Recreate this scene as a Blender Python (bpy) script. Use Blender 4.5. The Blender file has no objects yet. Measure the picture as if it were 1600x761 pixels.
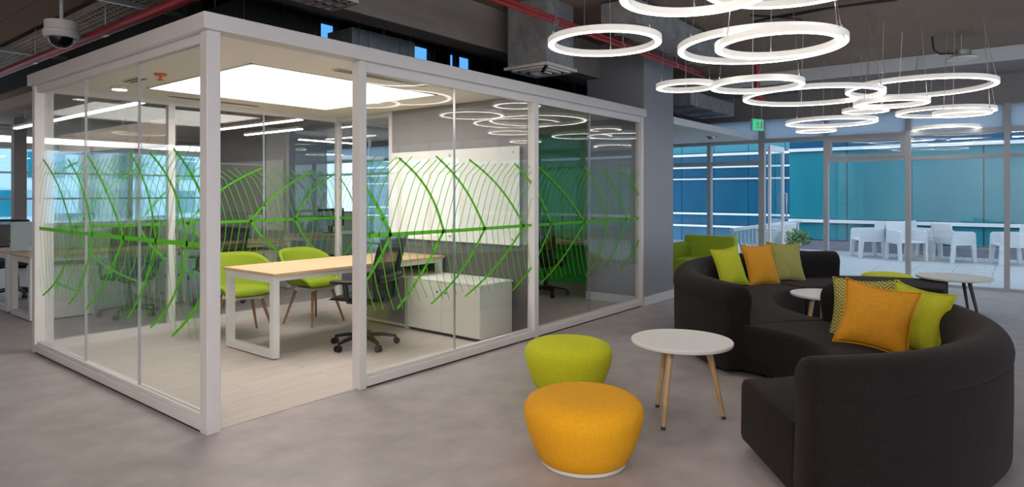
import bpy, math, random
from mathutils import Vector, Matrix, noise

SC = bpy.context.scene
COL = SC.collection
R = math.radians

# ---------------------------------------------------------------- camera, sky, exposure
FPX, EYE = 1003.0, 1.45
YAW = math.atan2(796.0, 1003.0)                 # angle between the hall's long axis (+X) and the view
FWD = Vector((math.cos(YAW), math.sin(YAW), 0))
RGT = Vector((math.sin(YAW), -math.cos(YAW), 0))
cam_d = bpy.data.cameras.new('camera')
cam_d.sensor_fit = 'HORIZONTAL'; cam_d.sensor_width = 36
cam_d.lens = 36 * FPX / 1600
cam_d.shift_y = -78.5 / 1600
cam_d.clip_start = 0.05; cam_d.clip_end = 200
cam = bpy.data.objects.new('camera', cam_d); COL.objects.link(cam)
cam.location = (0, 0, EYE); cam.rotation_euler = (R(90), 0, YAW - R(90))
SC.camera = cam

world = bpy.data.worlds.new('sky'); SC.world = world
world.use_nodes = True
wb = world.node_tree.nodes['Background']
wb.inputs[0].default_value = (0.68, 0.83, 1.0, 1)
wb.inputs[1].default_value = 2.0

SC.view_settings.view_transform = 'Standard'
SC.view_settings.look = 'None'
SC.view_settings.gamma = 1
SC.view_settings.use_curve_mapping = False
SC.view_settings.exposure = 0.22
SC.cycles.max_bounces = 8
SC.cycles.diffuse_bounces = 4
SC.cycles.transparent_max_bounces = 40
SC.cycles.sample_clamp_indirect = 6

RING_POWER = 6.5        # ring pendants
PANEL_POWER = 5.5       # luminous ceiling of the glass room
LINE_POWER = 9.0        # linear office lamps

HALL_FILL_POWER = 60.0       # unseen linear lamps added to brighten the hall

def at(d, lat, z=0.0):
    """floor position d metres ahead of the viewpoint and lat metres to its right"""
    v = FWD * d + RGT * lat
    return Vector((v.x, v.y, z))

# ---------------------------------------------------------------- materials
MATS = {}
def mat(name, col, rough=0.5, metal=0.0, noise_amt=0.0, noise_scale=8.0, bump=0.0, bump_scale=60.0,
        spec=0.5, emit=None, estr=0.0, rand=0.0, coat=0.0, stretch=(1, 1, 1)):
    m = bpy.data.materials.new(name); m.use_nodes = True
    nt = m.node_tree; N = nt.nodes; L = nt.links
    b = N['Principled BSDF']
    b.inputs['Base Color'].default_value = (*col, 1)
    b.inputs['Roughness'].default_value = rough
    b.inputs['Metallic'].default_value = metal
    b.inputs['Specular IOR Level'].default_value = spec
    b.inputs['Coat Weight'].default_value = coat
    if emit:
        b.inputs['Emission Color'].default_value = (*emit, 1)
        b.inputs['Emission Strength'].default_value = estr
    tc = N.new('ShaderNodeTexCoord'); mp = N.new('ShaderNodeMapping')
    mp.inputs['Scale'].default_value = stretch
    L.new(tc.outputs['Object'], mp.inputs['Vector'])
    last = None
    if noise_amt:
        n = N.new('ShaderNodeTexNoise'); n.inputs['Scale'].default_value = noise_scale
        n.inputs['Detail'].default_value = 6; n.inputs['Roughness'].default_value = 0.6
        L.new(mp.outputs[0], n.inputs['Vector'])
        r = N.new('ShaderNodeMapRange')
        r.inputs[1].default_value = 0.3; r.inputs[2].default_value = 0.7
        r.inputs[3].default_value = 1 - noise_amt; r.inputs[4].default_value = 1 + noise_amt
        L.new(n.outputs['Fac'], r.inputs[0])
        last = r.outputs[0]
    if rand:
        oi = N.new('ShaderNodeObjectInfo'); r2 = N.new('ShaderNodeMapRange')
        r2.inputs[3].default_value = 1 - rand; r2.inputs[4].default_value = 1 + rand
        L.new(oi.outputs['Random'], r2.inputs[0])
        if last:
            mm = N.new('ShaderNodeMath'); mm.operation = 'MULTIPLY'
            L.new(last, mm.inputs[0]); L.new(r2.outputs[0], mm.inputs[1]); last = mm.outputs[0]
        else:
            last = r2.outputs[0]
    if last:
        h = N.new('ShaderNodeHueSaturation'); h.inputs['Color'].default_value = (*col, 1)
        L.new(last, h.inputs['Value']); L.new(h.outputs[0], b.inputs['Base Color'])
    if bump:
        n2 = N.new('ShaderNodeTexNoise'); n2.inputs['Scale'].default_value = bump_scale
        n2.inputs['Detail'].default_value = 4
        L.new(mp.outputs[0], n2.inputs['Vector'])
        bp = N.new('ShaderNodeBump'); bp.inputs['Strength'].default_value = bump; bp.inputs['Distance'].default_value = 0.01
        L.new(n2.outputs['Fac'], bp.inputs['Height']); L.new(bp.outputs[0], b.inputs['Normal'])
    MATS[name] = m
    return m

def glass_mat(name, tint, base=0.05, rough=0.0):
    """clear sheet glass: see-through with a mirror reflection that grows towards grazing angles"""
    m = bpy.data.materials.new(name); m.use_nodes = True
    nt = m.node_tree; N = nt.nodes; L = nt.links
    N.remove(N['Principled BSDF'])
    tr = N.new('ShaderNodeBsdfTransparent'); tr.inputs[0].default_value = (*tint, 1)
    gl = N.new('ShaderNodeBsdfGlossy'); gl.inputs['Roughness'].default_value = rough
    gl.inputs['Color'].default_value = (1, 1, 1, 1)
    lw = N.new('ShaderNodeLayerWeight'); lw.inputs['Blend'].default_value = 0.5
    p = N.new('ShaderNodeMath'); p.operation = 'POWER'; p.inputs[1].default_value = 5
    L.new(lw.outputs['Facing'], p.inputs[0])
    ma = N.new('ShaderNodeMath'); ma.operation = 'MULTIPLY_ADD'
    ma.inputs[1].default_value = 1 - base; ma.inputs[2].default_value = base
    L.new(p.outputs[0], ma.inputs[0])
    mx = N.new('ShaderNodeMixShader')
    L.new(ma.outputs[0], mx.inputs[0]); L.new(tr.outputs[0], mx.inputs[1]); L.new(gl.outputs[0], mx.inputs[2])
    L.new(mx.outputs[0], N['Material Output'].inputs[0])
    MATS[name] = m
    return m

def emit_mat(name, col, s):
    m = bpy.data.materials.new(name); m.use_nodes = True
    b = m.node_tree.nodes['Principled BSDF']
    b.inputs['Base Color'].default_value = (0.9, 0.9, 0.9, 1)
    b.inputs['Emission Color'].default_value = (*col, 1)
    b.inputs['Emission Strength'].default_value = s
    MATS[name] = m
    return m

mat('hall_floor', (0.405, 0.358, 0.365), 0.42, noise_amt=0.17, noise_scale=3.6, bump=0.02, bump_scale=30, spec=0.35)
mat('plank', (0.54, 0.475, 0.445), 0.42, noise_amt=0.09, noise_scale=5, rand=0.035, stretch=(0.5, 4, 1), spec=0.35)
mat('slab', (0.27, 0.205, 0.165), 0.85, noise_amt=0.12, noise_scale=1.2, bump=0.08, bump_scale=14)
mat('beam_grey', (0.30, 0.255, 0.23), 0.8, noise_amt=0.08, noise_scale=3)
mat('dark', (0.02, 0.018, 0.018), 0.8)
mat('raft', (0.20, 0.125, 0.085), 0.7, noise_amt=0.25, noise_scale=3, stretch=(0.3, 9, 1))
mat('white_frame', (0.70, 0.665, 0.66), 0.4, noise_amt=0.02)
mat('ceil_white', (0.92, 0.87, 0.80), 0.8)
mat('soffit_white', (0.75, 0.78, 0.82), 0.7)
mat('wall_grey', (0.27, 0.25, 0.255), 0.65, noise_amt=0.05, noise_scale=3)
mat('wall_dark', (0.10, 0.092, 0.095), 0.6)
mat('pillar', (0.32, 0.325, 0.36), 0.55, noise_amt=0.04, noise_scale=2)
mat('wall_green', (0.035, 0.46, 0.06), 0.5)
mat('board_white', (0.80, 0.79, 0.77), 0.12, spec=0.6)
mat('steel', (0.62, 0.62, 0.64), 0.3, 1.0)
mat('galvanised', (0.42, 0.44, 0.46), 0.35, 0.45, noise_amt=0.25, noise_scale=9)
mat('tray_metal', (0.55, 0.49, 0.44), 0.5, 0.15, noise_amt=0.15, noise_scale=5)
mat('pipe_red', (0.42, 0.025, 0.03), 0.4)
mat('white_paint', (0.78, 0.76, 0.75), 0.4)
mat('white_plastic', (0.62, 0.63, 0.65), 0.45)
mat('black_plastic', (0.012, 0.012, 0.013), 0.42)
mat('black_fabric', (0.018, 0.017, 0.018), 0.9, bump=0.3, bump_scale=300)
mat('oak_top', (0.66, 0.45, 0.27), 0.35, noise_amt=0.12, noise_scale=6, stretch=(1, 14, 14))
mat('oak_leg', (0.50, 0.33, 0.18), 0.45, noise_amt=0.15, noise_scale=10, stretch=(10, 10, 1))
mat('brown_leg', (0.33, 0.165, 0.085), 0.45, noise_amt=0.15, noise_scale=10, stretch=(10, 10, 1))
mat('dark_leg', (0.045, 0.03, 0.025), 0.45)
mat('wood_panel', (0.74, 0.54, 0.41), 0.5, noise_amt=0.12, noise_scale=4, stretch=(8, 0.6, 14), rand=0.06)
mat('lime_fabric', (0.22, 0.30, 0.008), 0.85, noise_amt=0.10, noise_scale=60, bump=0.25, bump_scale=220)
mat('pouf_lime', (0.60, 0.61, 0.012), 0.85, noise_amt=0.10, noise_scale=70, bump=0.3, bump_scale=240)
mat('pouf_yellow', (0.85, 0.40, 0.004), 0.85, noise_amt=0.08, noise_scale=70, bump=0.3, bump_scale=240)
mat('cushion_mustard', (0.62, 0.27, 0.006), 0.8, noise_amt=0.08, noise_scale=40, bump=0.25, bump_scale=220)
mat('cushion_lime', (0.47, 0.48, 0.012), 0.8, noise_amt=0.08, noise_scale=40, bump=0.25, bump_scale=220)
mat('armchair_lime', (0.36, 0.48, 0.03), 0.7, noise_amt=0.06)
mat('sofa', (0.0125, 0.0102, 0.0102), 0.9, noise_amt=0.4, noise_scale=120, bump=0.3, bump_scale=260, stretch=(1, 1, 0.45), spec=0.16)
mat('screen_panel', (0.42, 0.50, 0.56), 0.5)
mat('cream', (0.70, 0.68, 0.63), 0.45)
mat('leaf', (0.12, 0.52, 0.014), 0.5)
mat('mullion', (0.40, 0.41, 0.44), 0.45)
mat('mullion_white', (0.72, 0.74, 0.78), 0.45)
mat('terrace', (0.42, 0.42, 0.43), 0.6, noise_amt=0.05, noise_scale=3, rand=0.03)
mat('teal_glass', (0.018, 0.22, 0.28), 0.18, noise_amt=0.18, noise_scale=0.8, spec=0.6, stretch=(1, 1, 0.2))
mat('blue_glass', (0.006, 0.085, 0.165), 0.15, noise_amt=0.25, noise_scale=0.9, spec=0.6, stretch=(1, 1, 0.3))
mat('band_white', (0.75, 0.78, 0.82), 0.5)
mat('plinth', (0.19, 0.19, 0.23), 0.6)
mat('foliage', (0.10, 0.22, 0.06), 0.7, rand=0.3)
mat('pot', (0.5, 0.5, 0.5), 0.6)
mat('exit_green', (0.05, 0.55, 0.28), 0.5, emit=(0.05, 0.8, 0.35), estr=0.5)
mat('lens_black', (0.01, 0.01, 0.012), 0.08, coat=0.6)
mat('orange', (0.75, 0.16, 0.03), 0.5)
mat('cable_black', (0.02, 0.02, 0.02), 0.5)
glass_mat('glass', (0.965, 0.98, 0.972), 0.05)
glass_mat('glass_facade', (0.95, 0.975, 0.985), 0.05)
emit_mat('ring_light', (1.0, 0.95, 0.88), RING_POWER)
glass_mat('glass_blue', (0.30, 0.52, 0.72), 0.05)
glass_mat('glass_far', (0.72, 0.86, 0.90), 0.05)
emit_mat('panel_light', (1.0, 0.95, 0.88), PANEL_POWER)
emit_mat('line_light', (1.0, 0.96, 0.90), LINE_POWER)
emit_mat('strip_light', (1.0, 0.98, 0.94), 2.2)
emit_mat('hall_fill_light', (1.0, 0.93, 0.86), HALL_FILL_POWER)

def frosted():
    m = mat('frosted', (0.8, 0.85, 0.9), 0.6); N = m.node_tree.nodes; L = m.node_tree.links
    tl = N.new('ShaderNodeBsdfTranslucent'); tl.inputs[0].default_value = (0.62, 0.70, 0.78, 1)
    mx = N.new('ShaderNodeMixShader'); mx.inputs[0].default_value = 0.7
    L.new(N['Principled BSDF'].outputs[0], mx.inputs[1]); L.new(tl.outputs[0], mx.inputs[2])
    L.new(mx.outputs[0], N['Material Output'].inputs[0])
    m = mat('blind', (0.75, 0.71, 0.60), 0.8); N = m.node_tree.nodes; L = m.node_tree.links
    tl = N.new('ShaderNodeBsdfTranslucent'); tl.inputs[0].default_value = (0.70, 0.66, 0.54, 1)
    mx = N.new('ShaderNodeMixShader'); mx.inputs[0].default_value = 0.6
    L.new(N['Principled BSDF'].outputs[0], mx.inputs[1]); L.new(tl.outputs[0], mx.inputs[2])
    L.new(mx.outputs[0], N['Material Output'].inputs[0])
    m = mat('chair_mesh', (0.03, 0.03, 0.032), 0.8); N = m.node_tree.nodes; L = m.node_tree.links
    tr = N.new('ShaderNodeBsdfTransparent'); mx = N.new('ShaderNodeMixShader'); mx.inputs[0].default_value = 0.42
    L.new(N['Principled BSDF'].outputs[0], mx.inputs[1]); L.new(tr.outputs[0], mx.inputs[2])
    L.new(mx.outputs[0], N['Material Output'].inputs[0])
frosted()
sb = MATS['sofa'].node_tree.nodes['Principled BSDF']
sb.inputs['Sheen Weight'].default_value = 0.22; sb.inputs['Sheen Roughness'].default_value = 0.45
sb.inputs['Sheen Tint'].default_value = (0.30, 0.26, 0.25, 1)
mat('ring_body', (0.80, 0.78, 0.75), 0.4, emit=(1.0, 0.95, 0.88), estr=0.30)

def film_mat():
    m = MATS['leaf']; N = m.node_tree.nodes; L = m.node_tree.links
    tl = N.new('ShaderNodeBsdfTranslucent'); tl.inputs[0].default_value = (0.10, 0.50, 0.012, 1)
    mx = N.new('ShaderNodeMixShader'); mx.inputs[0].default_value = 0.35
    L.new(N['Principled BSDF'].outputs[0], mx.inputs[1]); L.new(tl.outputs[0], mx.inputs[2])
    L.new(mx.outputs[0], N['Material Output'].inputs[0])
film_mat()

def herringbone():
    m = bpy.data.materials.new('herringbone'); m.use_nodes = True
    N = m.node_tree.nodes; L = m.node_tree.links; b = N['Principled BSDF']
    b.inputs['Roughness'].default_value = 0.85
    tc = N.new('ShaderNodeTexCoord'); sp = N.new('ShaderNodeSeparateXYZ')
    L.new(tc.outputs['Object'], sp.inputs[0])
    def mth(op, a, bb=None):
        n = N.new('ShaderNodeMath'); n.operation = op
        for i, v in enumerate((a, bb)):
            if v is None: continue
            if isinstance(v, (int, float)): n.inputs[i].default_value = v
            else: L.new(v, n.inputs[i])
        return n.outputs[0]
    zig = mth('PINGPONG', sp.outputs[0], 0.045)
    s = mth('ADD', sp.outputs[1], zig)
    st = mth('GREATER_THAN', mth('FRACT', mth('MULTIPLY', s, 40.0)), 0.52)
    mx = N.new('ShaderNodeMix'); mx.data_type = 'RGBA'
    mx.inputs[6].default_value = (0.50, 0.46, 0.13, 1); mx.inputs[7].default_value = (0.12, 0.115, 0.02, 1)
    L.new(st, mx.inputs[0]); L.new(mx.outputs[2], b.inputs['Base Color'])
    MATS['herringbone'] = m
herringbone()

# ---------------------------------------------------------------- mesh builder
class MB:
    def __init__(s): s.v = []; s.f = []
    def add(s, vs, fs):
        o = len(s.v); s.v += [tuple(v) for v in vs]; s.f += [tuple(i + o for i in f) for f in fs]; return s
    def box(s, x0, x1, y0, y1, z0, z1):
        return s.add([(x0, y0, z0), (x1, y0, z0), (x1, y1, z0), (x0, y1, z0), (x0, y0, z1), (x1, y0, z1), (x1, y1, z1), (x0, y1, z1)],
                     [(0, 3, 2, 1), (4, 5, 6, 7), (0, 1, 5, 4), (1, 2, 6, 5), (2, 3, 7, 6), (3, 0, 4, 7)])
    def bar(s, p0, p1, w, h, up=(0, 0, 1), w1=None, h1=None):
        """rectangular bar from p0 to p1"""
        p0, p1 = Vector(p0), Vector(p1); d = (p1 - p0).normalized(); u = Vector(up)
        if abs(d.dot(u)) > 0.99: u = Vector((1, 0, 0))
        a = d.cross(u).normalized(); b = a.cross(d).normalized()
        w1 = w if w1 is None else w1; h1 = h if h1 is None else h1
        vs = []
        for p, ww, hh in ((p0, w, h), (p1, w1, h1)):
            for i, j in ((-1, -1), (1, -1), (1, 1), (-1, 1)):
                vs.append(p + a * (i * ww / 2) + b * (j * hh / 2))
        return s.add(vs, [(0, 1, 2, 3), (7, 6, 5, 4), (0, 4, 5, 1), (1, 5, 6, 2), (2, 6, 7, 3), (3, 7, 4, 0)])
    def cyl(s, p0, p1, r0, r1=None, n=12):
        p0, p1 = Vector(p0), Vector(p1); d = (p1 - p0).normalized()
        u = Vector((0, 0, 1)) if abs(d.z) < 0.9 else Vector((1, 0, 0))
        a = d.cross(u).normalized(); b = d.cross(a).normalized(); r1 = r0 if r1 is None else r1
        vs = []
        for p, r in ((p0, r0), (p1, r1)):
            for i in range(n):
                t = 2 * math.pi * i / n; vs.append(p + a * (r * math.cos(t)) + b * (r * math.sin(t)))
        fs = [(i, (i + 1) % n, n + (i + 1) % n, n + i) for i in range(n)]
        fs += [tuple(range(n))[::-1], tuple(range(n, 2 * n))]
        return s.add(vs, fs)
    def tube(s, pts, r, n=8, closed=False):
        pts = [Vector(p) for p in pts]; m = len(pts); vs = []; fs = []; prev = None
        for i, p in enumerate(pts):
            q0 = pts[(i - 1) % m] if (closed or i > 0) else p
            q1 = pts[(i + 1) % m] if (closed or i < m - 1) else p
            d = (q1 - q0).normalized()
            u = prev if prev is not None else (Vector((0, 0, 1)) if abs(d.z) < 0.9 else Vector((1, 0, 0)))
            a = (u - d * u.dot(d)).normalized(); prev = a; b = d.cross(a)
            rr = r[i] if isinstance(r, (list, tuple)) else r
            for k in range(n):
                t = 2 * math.pi * k / n; vs.append(p + a * (rr * math.cos(t)) + b * (rr * math.sin(t)))
        for i in range(m if closed else m - 1):
            j = (i + 1) % m
            for k in range(n):
                k2 = (k + 1) % n; fs.append((i * n + k, i * n + k2, j * n + k2, j * n + k))
        if not closed:
            fs += [tuple(range(n))[::-1], tuple(range((m - 1) * n, m * n))]
        return s.add(vs, fs)
    def lathe(s, prof, n=48, c=(0, 0, 0)):
        """profile of (r, z) from bottom to top; r = 0 ends are closed"""
        vs = []; fs = []; rows = []
        for r, z in prof:
            if r < 1e-6: rows.append([len(vs)]); vs.append((c[0], c[1], c[2] + z))
            else:
                rows.append(list(range(len(vs), len(vs) + n)))
                for i in range(n):
                    t = 2 * math.pi * i / n; vs.append((c[0] + r * math.cos(t), c[1] + r * math.sin(t), c[2] + z))
        for a, b in zip(rows, rows[1:]):
            for i in range(n):
                j = (i + 1) % n
                if len(a) == 1 and len(b) == 1: continue
                if len(a) == 1: fs.append((a[0], b[j], b[i]))
                elif len(b) == 1: fs.append((a[i], a[j], b[0]))
                else: fs.append((a[i], a[j], b[j], b[i]))
        return s.add(vs, fs)
    def prism(s, poly, ax, a0, a1):
        """polygon extruded along axis ax: poly gives the two other coordinates in axis order"""
        def P(p, a):
            q = [p[0], p[1]]; q.insert(ax, a); return q
        n = len(poly)
        vs = [P(p, a0) for p in poly] + [P(p, a1) for p in poly]
        fs = [(i, (i + 1) % n, n + (i + 1) % n, n + i) for i in range(n)] + [tuple(range(n))[::-1], tuple(range(n, 2 * n))]
        return s.add(vs, fs)
    def mesh(s, name, m, smooth=None):
        me = bpy.data.meshes.new(name); me.from_pydata(s.v, [], s.f); me.update()
        import bmesh
        bm = bmesh.new(); bm.from_mesh(me); bmesh.ops.recalc_face_normals(bm, faces=bm.faces); bm.to_mesh(me); bm.free()
        if m: me.materials.append(MATS[m])
        if smooth:
            me.polygons.foreach_set('use_smooth', [True] * len(me.polygons))
            me.set_sharp_from_angle(angle=R(smooth))
        return me
    def build(s, name, m, parent=None, smooth=None, bevel=0.0, seg=2):
        """link as one mesh object; under an Empty the coordinates are local to it"""
        o = bpy.data.objects.new(name, s.mesh(name, m, smooth)); COL.objects.link(o)
        if parent: o.parent = parent
        if bevel:
            b = o.modifiers.new('bevel', 'BEVEL'); b.width = bevel; b.segments = seg; b.limit_method = 'ANGLE'; b.angle_limit = R(40)
        return o

def bx(name, x0, x1, y0, y1, z0, z1, m, parent=None, bevel=0.0):
    return MB().box(x0, x1, y0, y1, z0, z1).build(name, m, parent, bevel=bevel)

def thing(name, label, cat, loc=(0, 0, 0), rz=0.0, group=None):
    o = bpy.data.objects.new(name, None); COL.objects.link(o)
    o.empty_display_size = 0.2
    o.location = loc; o.rotation_euler = (0, 0, rz)
    tag(o, label, cat, group); return o
def tag(o, label, cat, group=None):
    o['label'] = label; o['category'] = cat
    if group: o['group'] = group
    return o
def struct(o, label=None):
    o['kind'] = 'structure'
    if label: o['label'] = label
    return o
def sroot(name, label=None, loc=(0, 0, 0)):
    o = bpy.data.objects.new(name, None); COL.objects.link(o); o.location = loc
    return struct(o, label)
def inst(name, me, parent, loc=(0, 0, 0), rot=(0, 0, 0)):
    o = bpy.data.objects.new(name, me); COL.objects.link(o); o.parent = parent
    o.location = loc; o.rotation_euler = rot; return o
def dup(root, loc, rz, label, group=None):
    r = root.copy(); COL.objects.link(r); r.location = loc; r.rotation_euler = (0, 0, rz); r['label'] = label
    if group: r['group'] = group
    for ch in list(root.children):
        c = ch.copy(); COL.objects.link(c); c.parent = r
        for g in ch.children:
            d = g.copy(); COL.objects.link(d); d.parent = c
    return r

# ================================================================ THE SETTING
XL, XR, YF, YB, ZH, ZT = 1.87, 7.53, 3.81, 7.09, 2.43, 2.53      # glass room block
FX = 12.0                                                        # terrace facade plane
SLAB = 3.45

struct(bx('floor', -5, FX, -7, 18, -0.1, 0, 'hall_floor'), 'mottled lilac-grey vinyl floor of the hall')
pl = sroot('floor_planks', 'pale taupe plank floor inside the glass room')
pme = MB().box(-0.599, 0.599, -0.0995, 0.0995, 0.0, 0.006).mesh('plank', 'plank')
pme2 = MB().box(-0.2995, 0.2995, -0.0995, 0.0995, 0.0, 0.006).mesh('plank_short', 'plank')
for r in range(16):
    y = YF + 0.1 + 0.2 * r + 0.04
    off = 0.6 * (r % 2)
    x = XL + 0.02
    if off: inst('plank', pme2, pl, (x + 0.3, y, 0)); x += 0.6
    while x < 8.5:
        inst('plank', pme, pl, (x + 0.6, y, 0)); x += 1.2

struct(bx('ceiling', -5, FX, -7, 6.2, SLAB, SLAB + 0.2, 'slab'), 'brown-grey concrete ceiling of the hall')
struct(bx('ceiling_aisle', -5, 2.9, 6.2, 18, SLAB, SLAB + 0.2, 'slab'), 'concrete ceiling above the left aisle')
struct(bx('ceiling_office', 2.9, FX, 6.3, 18, 2.9, 3.0, 'slab'), 'low concrete ceiling above the office desks')
struct(bx('wall_riser', 2.9, 2.98, 6.3, 18, 3.0, SLAB, 'dark'))
struct(bx('wall_side', -5.1, -5, -7, 18, 0, SLAB, 'cream'), 'plain pale wall on the far left side of the hall')

# clerestory above the glass room: dark wall with a strip of sky-blue panes
cl = sroot('window_1', 'strip of clerestory panes high above the glass room')
bx('wall_below', 2.98, FX, 6.2, 6.3, 2.53, 3.04, 'dark', cl)
bx('wall_above', 2.98, FX, 6.2, 6.3, 3.40, SLAB, 'dark', cl)
cx = [2.98, 3.55, 4.05, 4.6, 5.3, 6.1, 6.6, 7.4, 8.5, 9.6, 10.8, FX]
for i in range(len(cx) - 1):
    bx('pane', cx[i] + 0.03, cx[i + 1] - 0.03, 6.24, 6.25, 3.04, 3.40, 'glass_blue', cl)
    bx('mullion', cx[i] - 0.03, cx[i] + 0.03, 6.21, 6.29, 3.04, 3.40, 'dark', cl)
for x0, x1 in ((2.98, 4.0), (4.62, 5.7), (6.2, 6.5), (6.9, FX)):
    bx('blanking_panel', x0, x1, 6.26, 6.29, 3.04, 3.40, 'dark', cl)

# ---- glass room: fascia, ceiling, roof
tr = sroot('trim_1', 'white fascia running round the top of the glass room')
bx('fascia', XL - 0.03, XR + 0.02, YF - 0.03, YF + 0.10, ZH, ZT, 'white_frame', tr, bevel=0.004)
bx('fascia', XL - 0.03, XL + 0.10, YF + 0.10, YB + 0.03, ZH, ZT, 'white_frame', tr, bevel=0.004)
bx('fascia', XL + 0.10, XR, YB - 0.07, YB + 0.03, ZH, ZT, 'white_frame', tr, bevel=0.004)
PX0, PX1, PY0, PY1 = 2.57, 4.55, 4.56, 6.40
cg = sroot('ceiling_glass_room', 'cream ceiling of the glass room')
for a in ((XL + 0.1, PX0, YF + 0.1, YB - 0.07), (PX1, 8.7, YF + 0.1, YB - 0.07), (PX0, PX1, YF + 0.1, PY0), (PX0, PX1, PY1, YB - 0.07)):
    bx('ceiling_board', *a, ZH + 0.005, ZH + 0.03, 'ceil_white', cg)
bx('roof_board', XL + 0.1, 8.7, YF + 0.1, YB - 0.07, ZT - 0.03, ZT, 'dark', cg)

# ---- glazed walls
GL = 0.012
def pane_y(name, x0, x1, z0, z1, y, parent): return bx(name, x0, x1, y - GL / 2, y + GL / 2, z0, z1, 'glass', parent)
def pane_x(name, y0, y1, z0, z1, x, parent): return bx(name, x - GL / 2, x + GL / 2, y0, y1, z0, z1, 'glass', parent)

wf = sroot('wall_front', 'front glass wall with white posts and green leaf film')
for x0, x1 in ((XL, XL + 0.085), (3.0, 3.065), (5.165, 5.235), (XR - 0.06, XR)):
    bx('post', x0, x1, YF, YF + 0.09, 0, ZH, 'white_frame', wf, bevel=0.004)
for x0, x1 in ((3.065, 5.165), (5.235, XR - 0.06)):
    bx('top_rail', x0, x1, YF + 0.015, YF + 0.075, ZH - 0.075, ZH, 'white_frame', wf, bevel=0.003)
    bx('bottom_rail', x0, x1, YF, YF + 0.085, 0.012, 0.075, 'white_frame', wf, bevel=0.004)
    bx('base_strip', x0, x1, YF + 0.005, YF + 0.08, 0, 0.012, 'dark', wf)
    bx('glazing_bead', x0, x1, YF + 0.02, YF + 0.07, 0.075, 0.10, 'white_frame', wf)
FP = []
for x0, x1 in ((3.065, 4.05), (4.055, 5.165), (5.235, 6.27), (6.275, XR - 0.06)):
    FP.append(pane_y('pane', x0, x1, 0.10, ZH - 0.075, YF + 0.045, wf))
for x in (4.0525, 6.2725): bx('joint_strip', x - 0.004, x + 0.004, YF + 0.036, YF + 0.054, 0.10, ZH - 0.075, 'steel', wf)

wl = sroot('wall_left', 'left glass wall in three panes with green leaf film')
bx('post', XL, XL + 0.09, YB - 0.07, YB, 0, ZH, 'white_frame', wl, bevel=0.004)
bx('top_rail', XL + 0.02, XL + 0.08, YF + 0.09, YB - 0.07, ZH - 0.06, ZH, 'white_frame', wl, bevel=0.003)
bx('bottom_rail', XL, XL + 0.085, YF + 0.09, YB - 0.07, 0.012, 0.075, 'white_frame', wl, bevel=0.004)
bx('base_strip', XL + 0.005, XL + 0.08, YF + 0.09, YB - 0.07, 0, 0.012, 'dark', wl)
bx('glazing_bead', XL + 0.02, XL + 0.07, YF + 0.09, YB - 0.07, 0.075, 0.10, 'white_frame', wl)
for y0, y1 in ((YF + 0.09, 4.875), (4.88, 5.893), (5.898, YB - 0.07)):
    pane_x('pane', y0, y1, 0.10, ZH - 0.06, XL + 0.045, wl)
for y in (4.8775, 5.8955): bx('joint_strip', XL + 0.036, XL + 0.054, y - 0.003, y + 0.003, 0.10, ZH - 0.06, 'mullion', wl)

wk = sroot('wall_back', 'back glass wall of the glass room facing the office desks')
for x0, x1 in ((XL + 0.09, XL + 0.15), (3.04, 3.11), (5.17, 5.24)):
    bx('post', x0, x1, YB - 0.07, YB, 0, ZH, 'white_frame', wk, bevel=0.004)
for x0, x1 in ((XL + 0.15, 3.04), (3.11, 5.17)):
    bx('top_rail', x0, x1, YB - 0.065, YB - 0.005, ZH - 0.05, ZH, 'white_frame', wk)
    bx('bottom_rail', x0, x1, YB - 0.07, YB, 0, 0.085, 'white_frame', wk)
for x0, x1 in ((XL + 0.15, 3.04), (3.11, 4.14), (4.145, 5.17)):
    pane_y('pane', x0, x1, 0.085, ZH - 0.05, YB - 0.035, wk)
bx('joint_strip', 4.1375, 4.1475, YB - 0.045, YB - 0.025, 0.085, ZH - 0.05, 'steel', wk)
bx('solid_panel', 6.66, 8.7, YB - 0.07, YB, 0, ZH, 'wall_dark', wk)
bx('post', 6.6, 6.66, YB - 0.07, YB, 0, ZH, 'white_frame', wk)
bx('top_rail', 5.24, 6.6, YB - 0.065, YB - 0.005, ZH - 0.05, ZH, 'white_frame', wk)
bx('bottom_rail', 5.24, 6.6, YB - 0.07, YB, 0, 0.085, 'white_frame', wk)
pane_y('pane', 5.24, 6.6, 0.085, ZH - 0.05, YB - 0.035, wk)

wp = sroot('wall_partition', 'grey partition between the two glass rooms')
bx('upper_panel', 5.155, 5.245, YF + 0.09, 5.93, 0.93, ZH, 'wall_grey', wp)
bx('lower_panel', 5.15, 5.25, YF + 0.09, 5.93, 0, 0.93, 'wall_dark', wp)
bx('post', 5.15, 5.25, 5.93, 5.99, 0, ZH, 'white_frame', wp)
bx('top_rail', 5.16, 5.24, 5.99, YB - 0.07, ZH - 0.05, ZH, 'white_frame', wp)
bx('bottom_rail', 5.16, 5.24, 5.99, YB - 0.07, 0, 0.085, 'white_frame', wp)
pane_x('pane', 5.99, YB - 0.07, 0.085, ZH - 0.05, 5.20, wp)

# grey pillar right of the glass rooms and the green wall behind it
pi = sroot('wall_pillar', 'blue-grey wall pillar between the glass room and the terrace side')
bx('pillar_block', XR, 8.42, YF, 4.66, 0, SLAB, 'pillar', pi)
struct(bx('baseboard_pillar', XR + 0.01, 8.43, YF - 0.014, YF, 0, 0.11, 'soffit_white'), 'pale baseboard at the foot of the pillar')
bx('baseboard_return', XR - 0.014, XR, YF + 0.09, 4.67, 0, 0.11, 'soffit_white', pi)
struct(bx('wall_right', 8.7, 8.8, 4.66, YB, 0, ZH, 'wall_green'), 'bright green end wall of the second glass room')
struct(bx('wall_infill', 8.42, 8.8, 4.56, 4.66, 0, ZH, 'wall_grey'))

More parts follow.
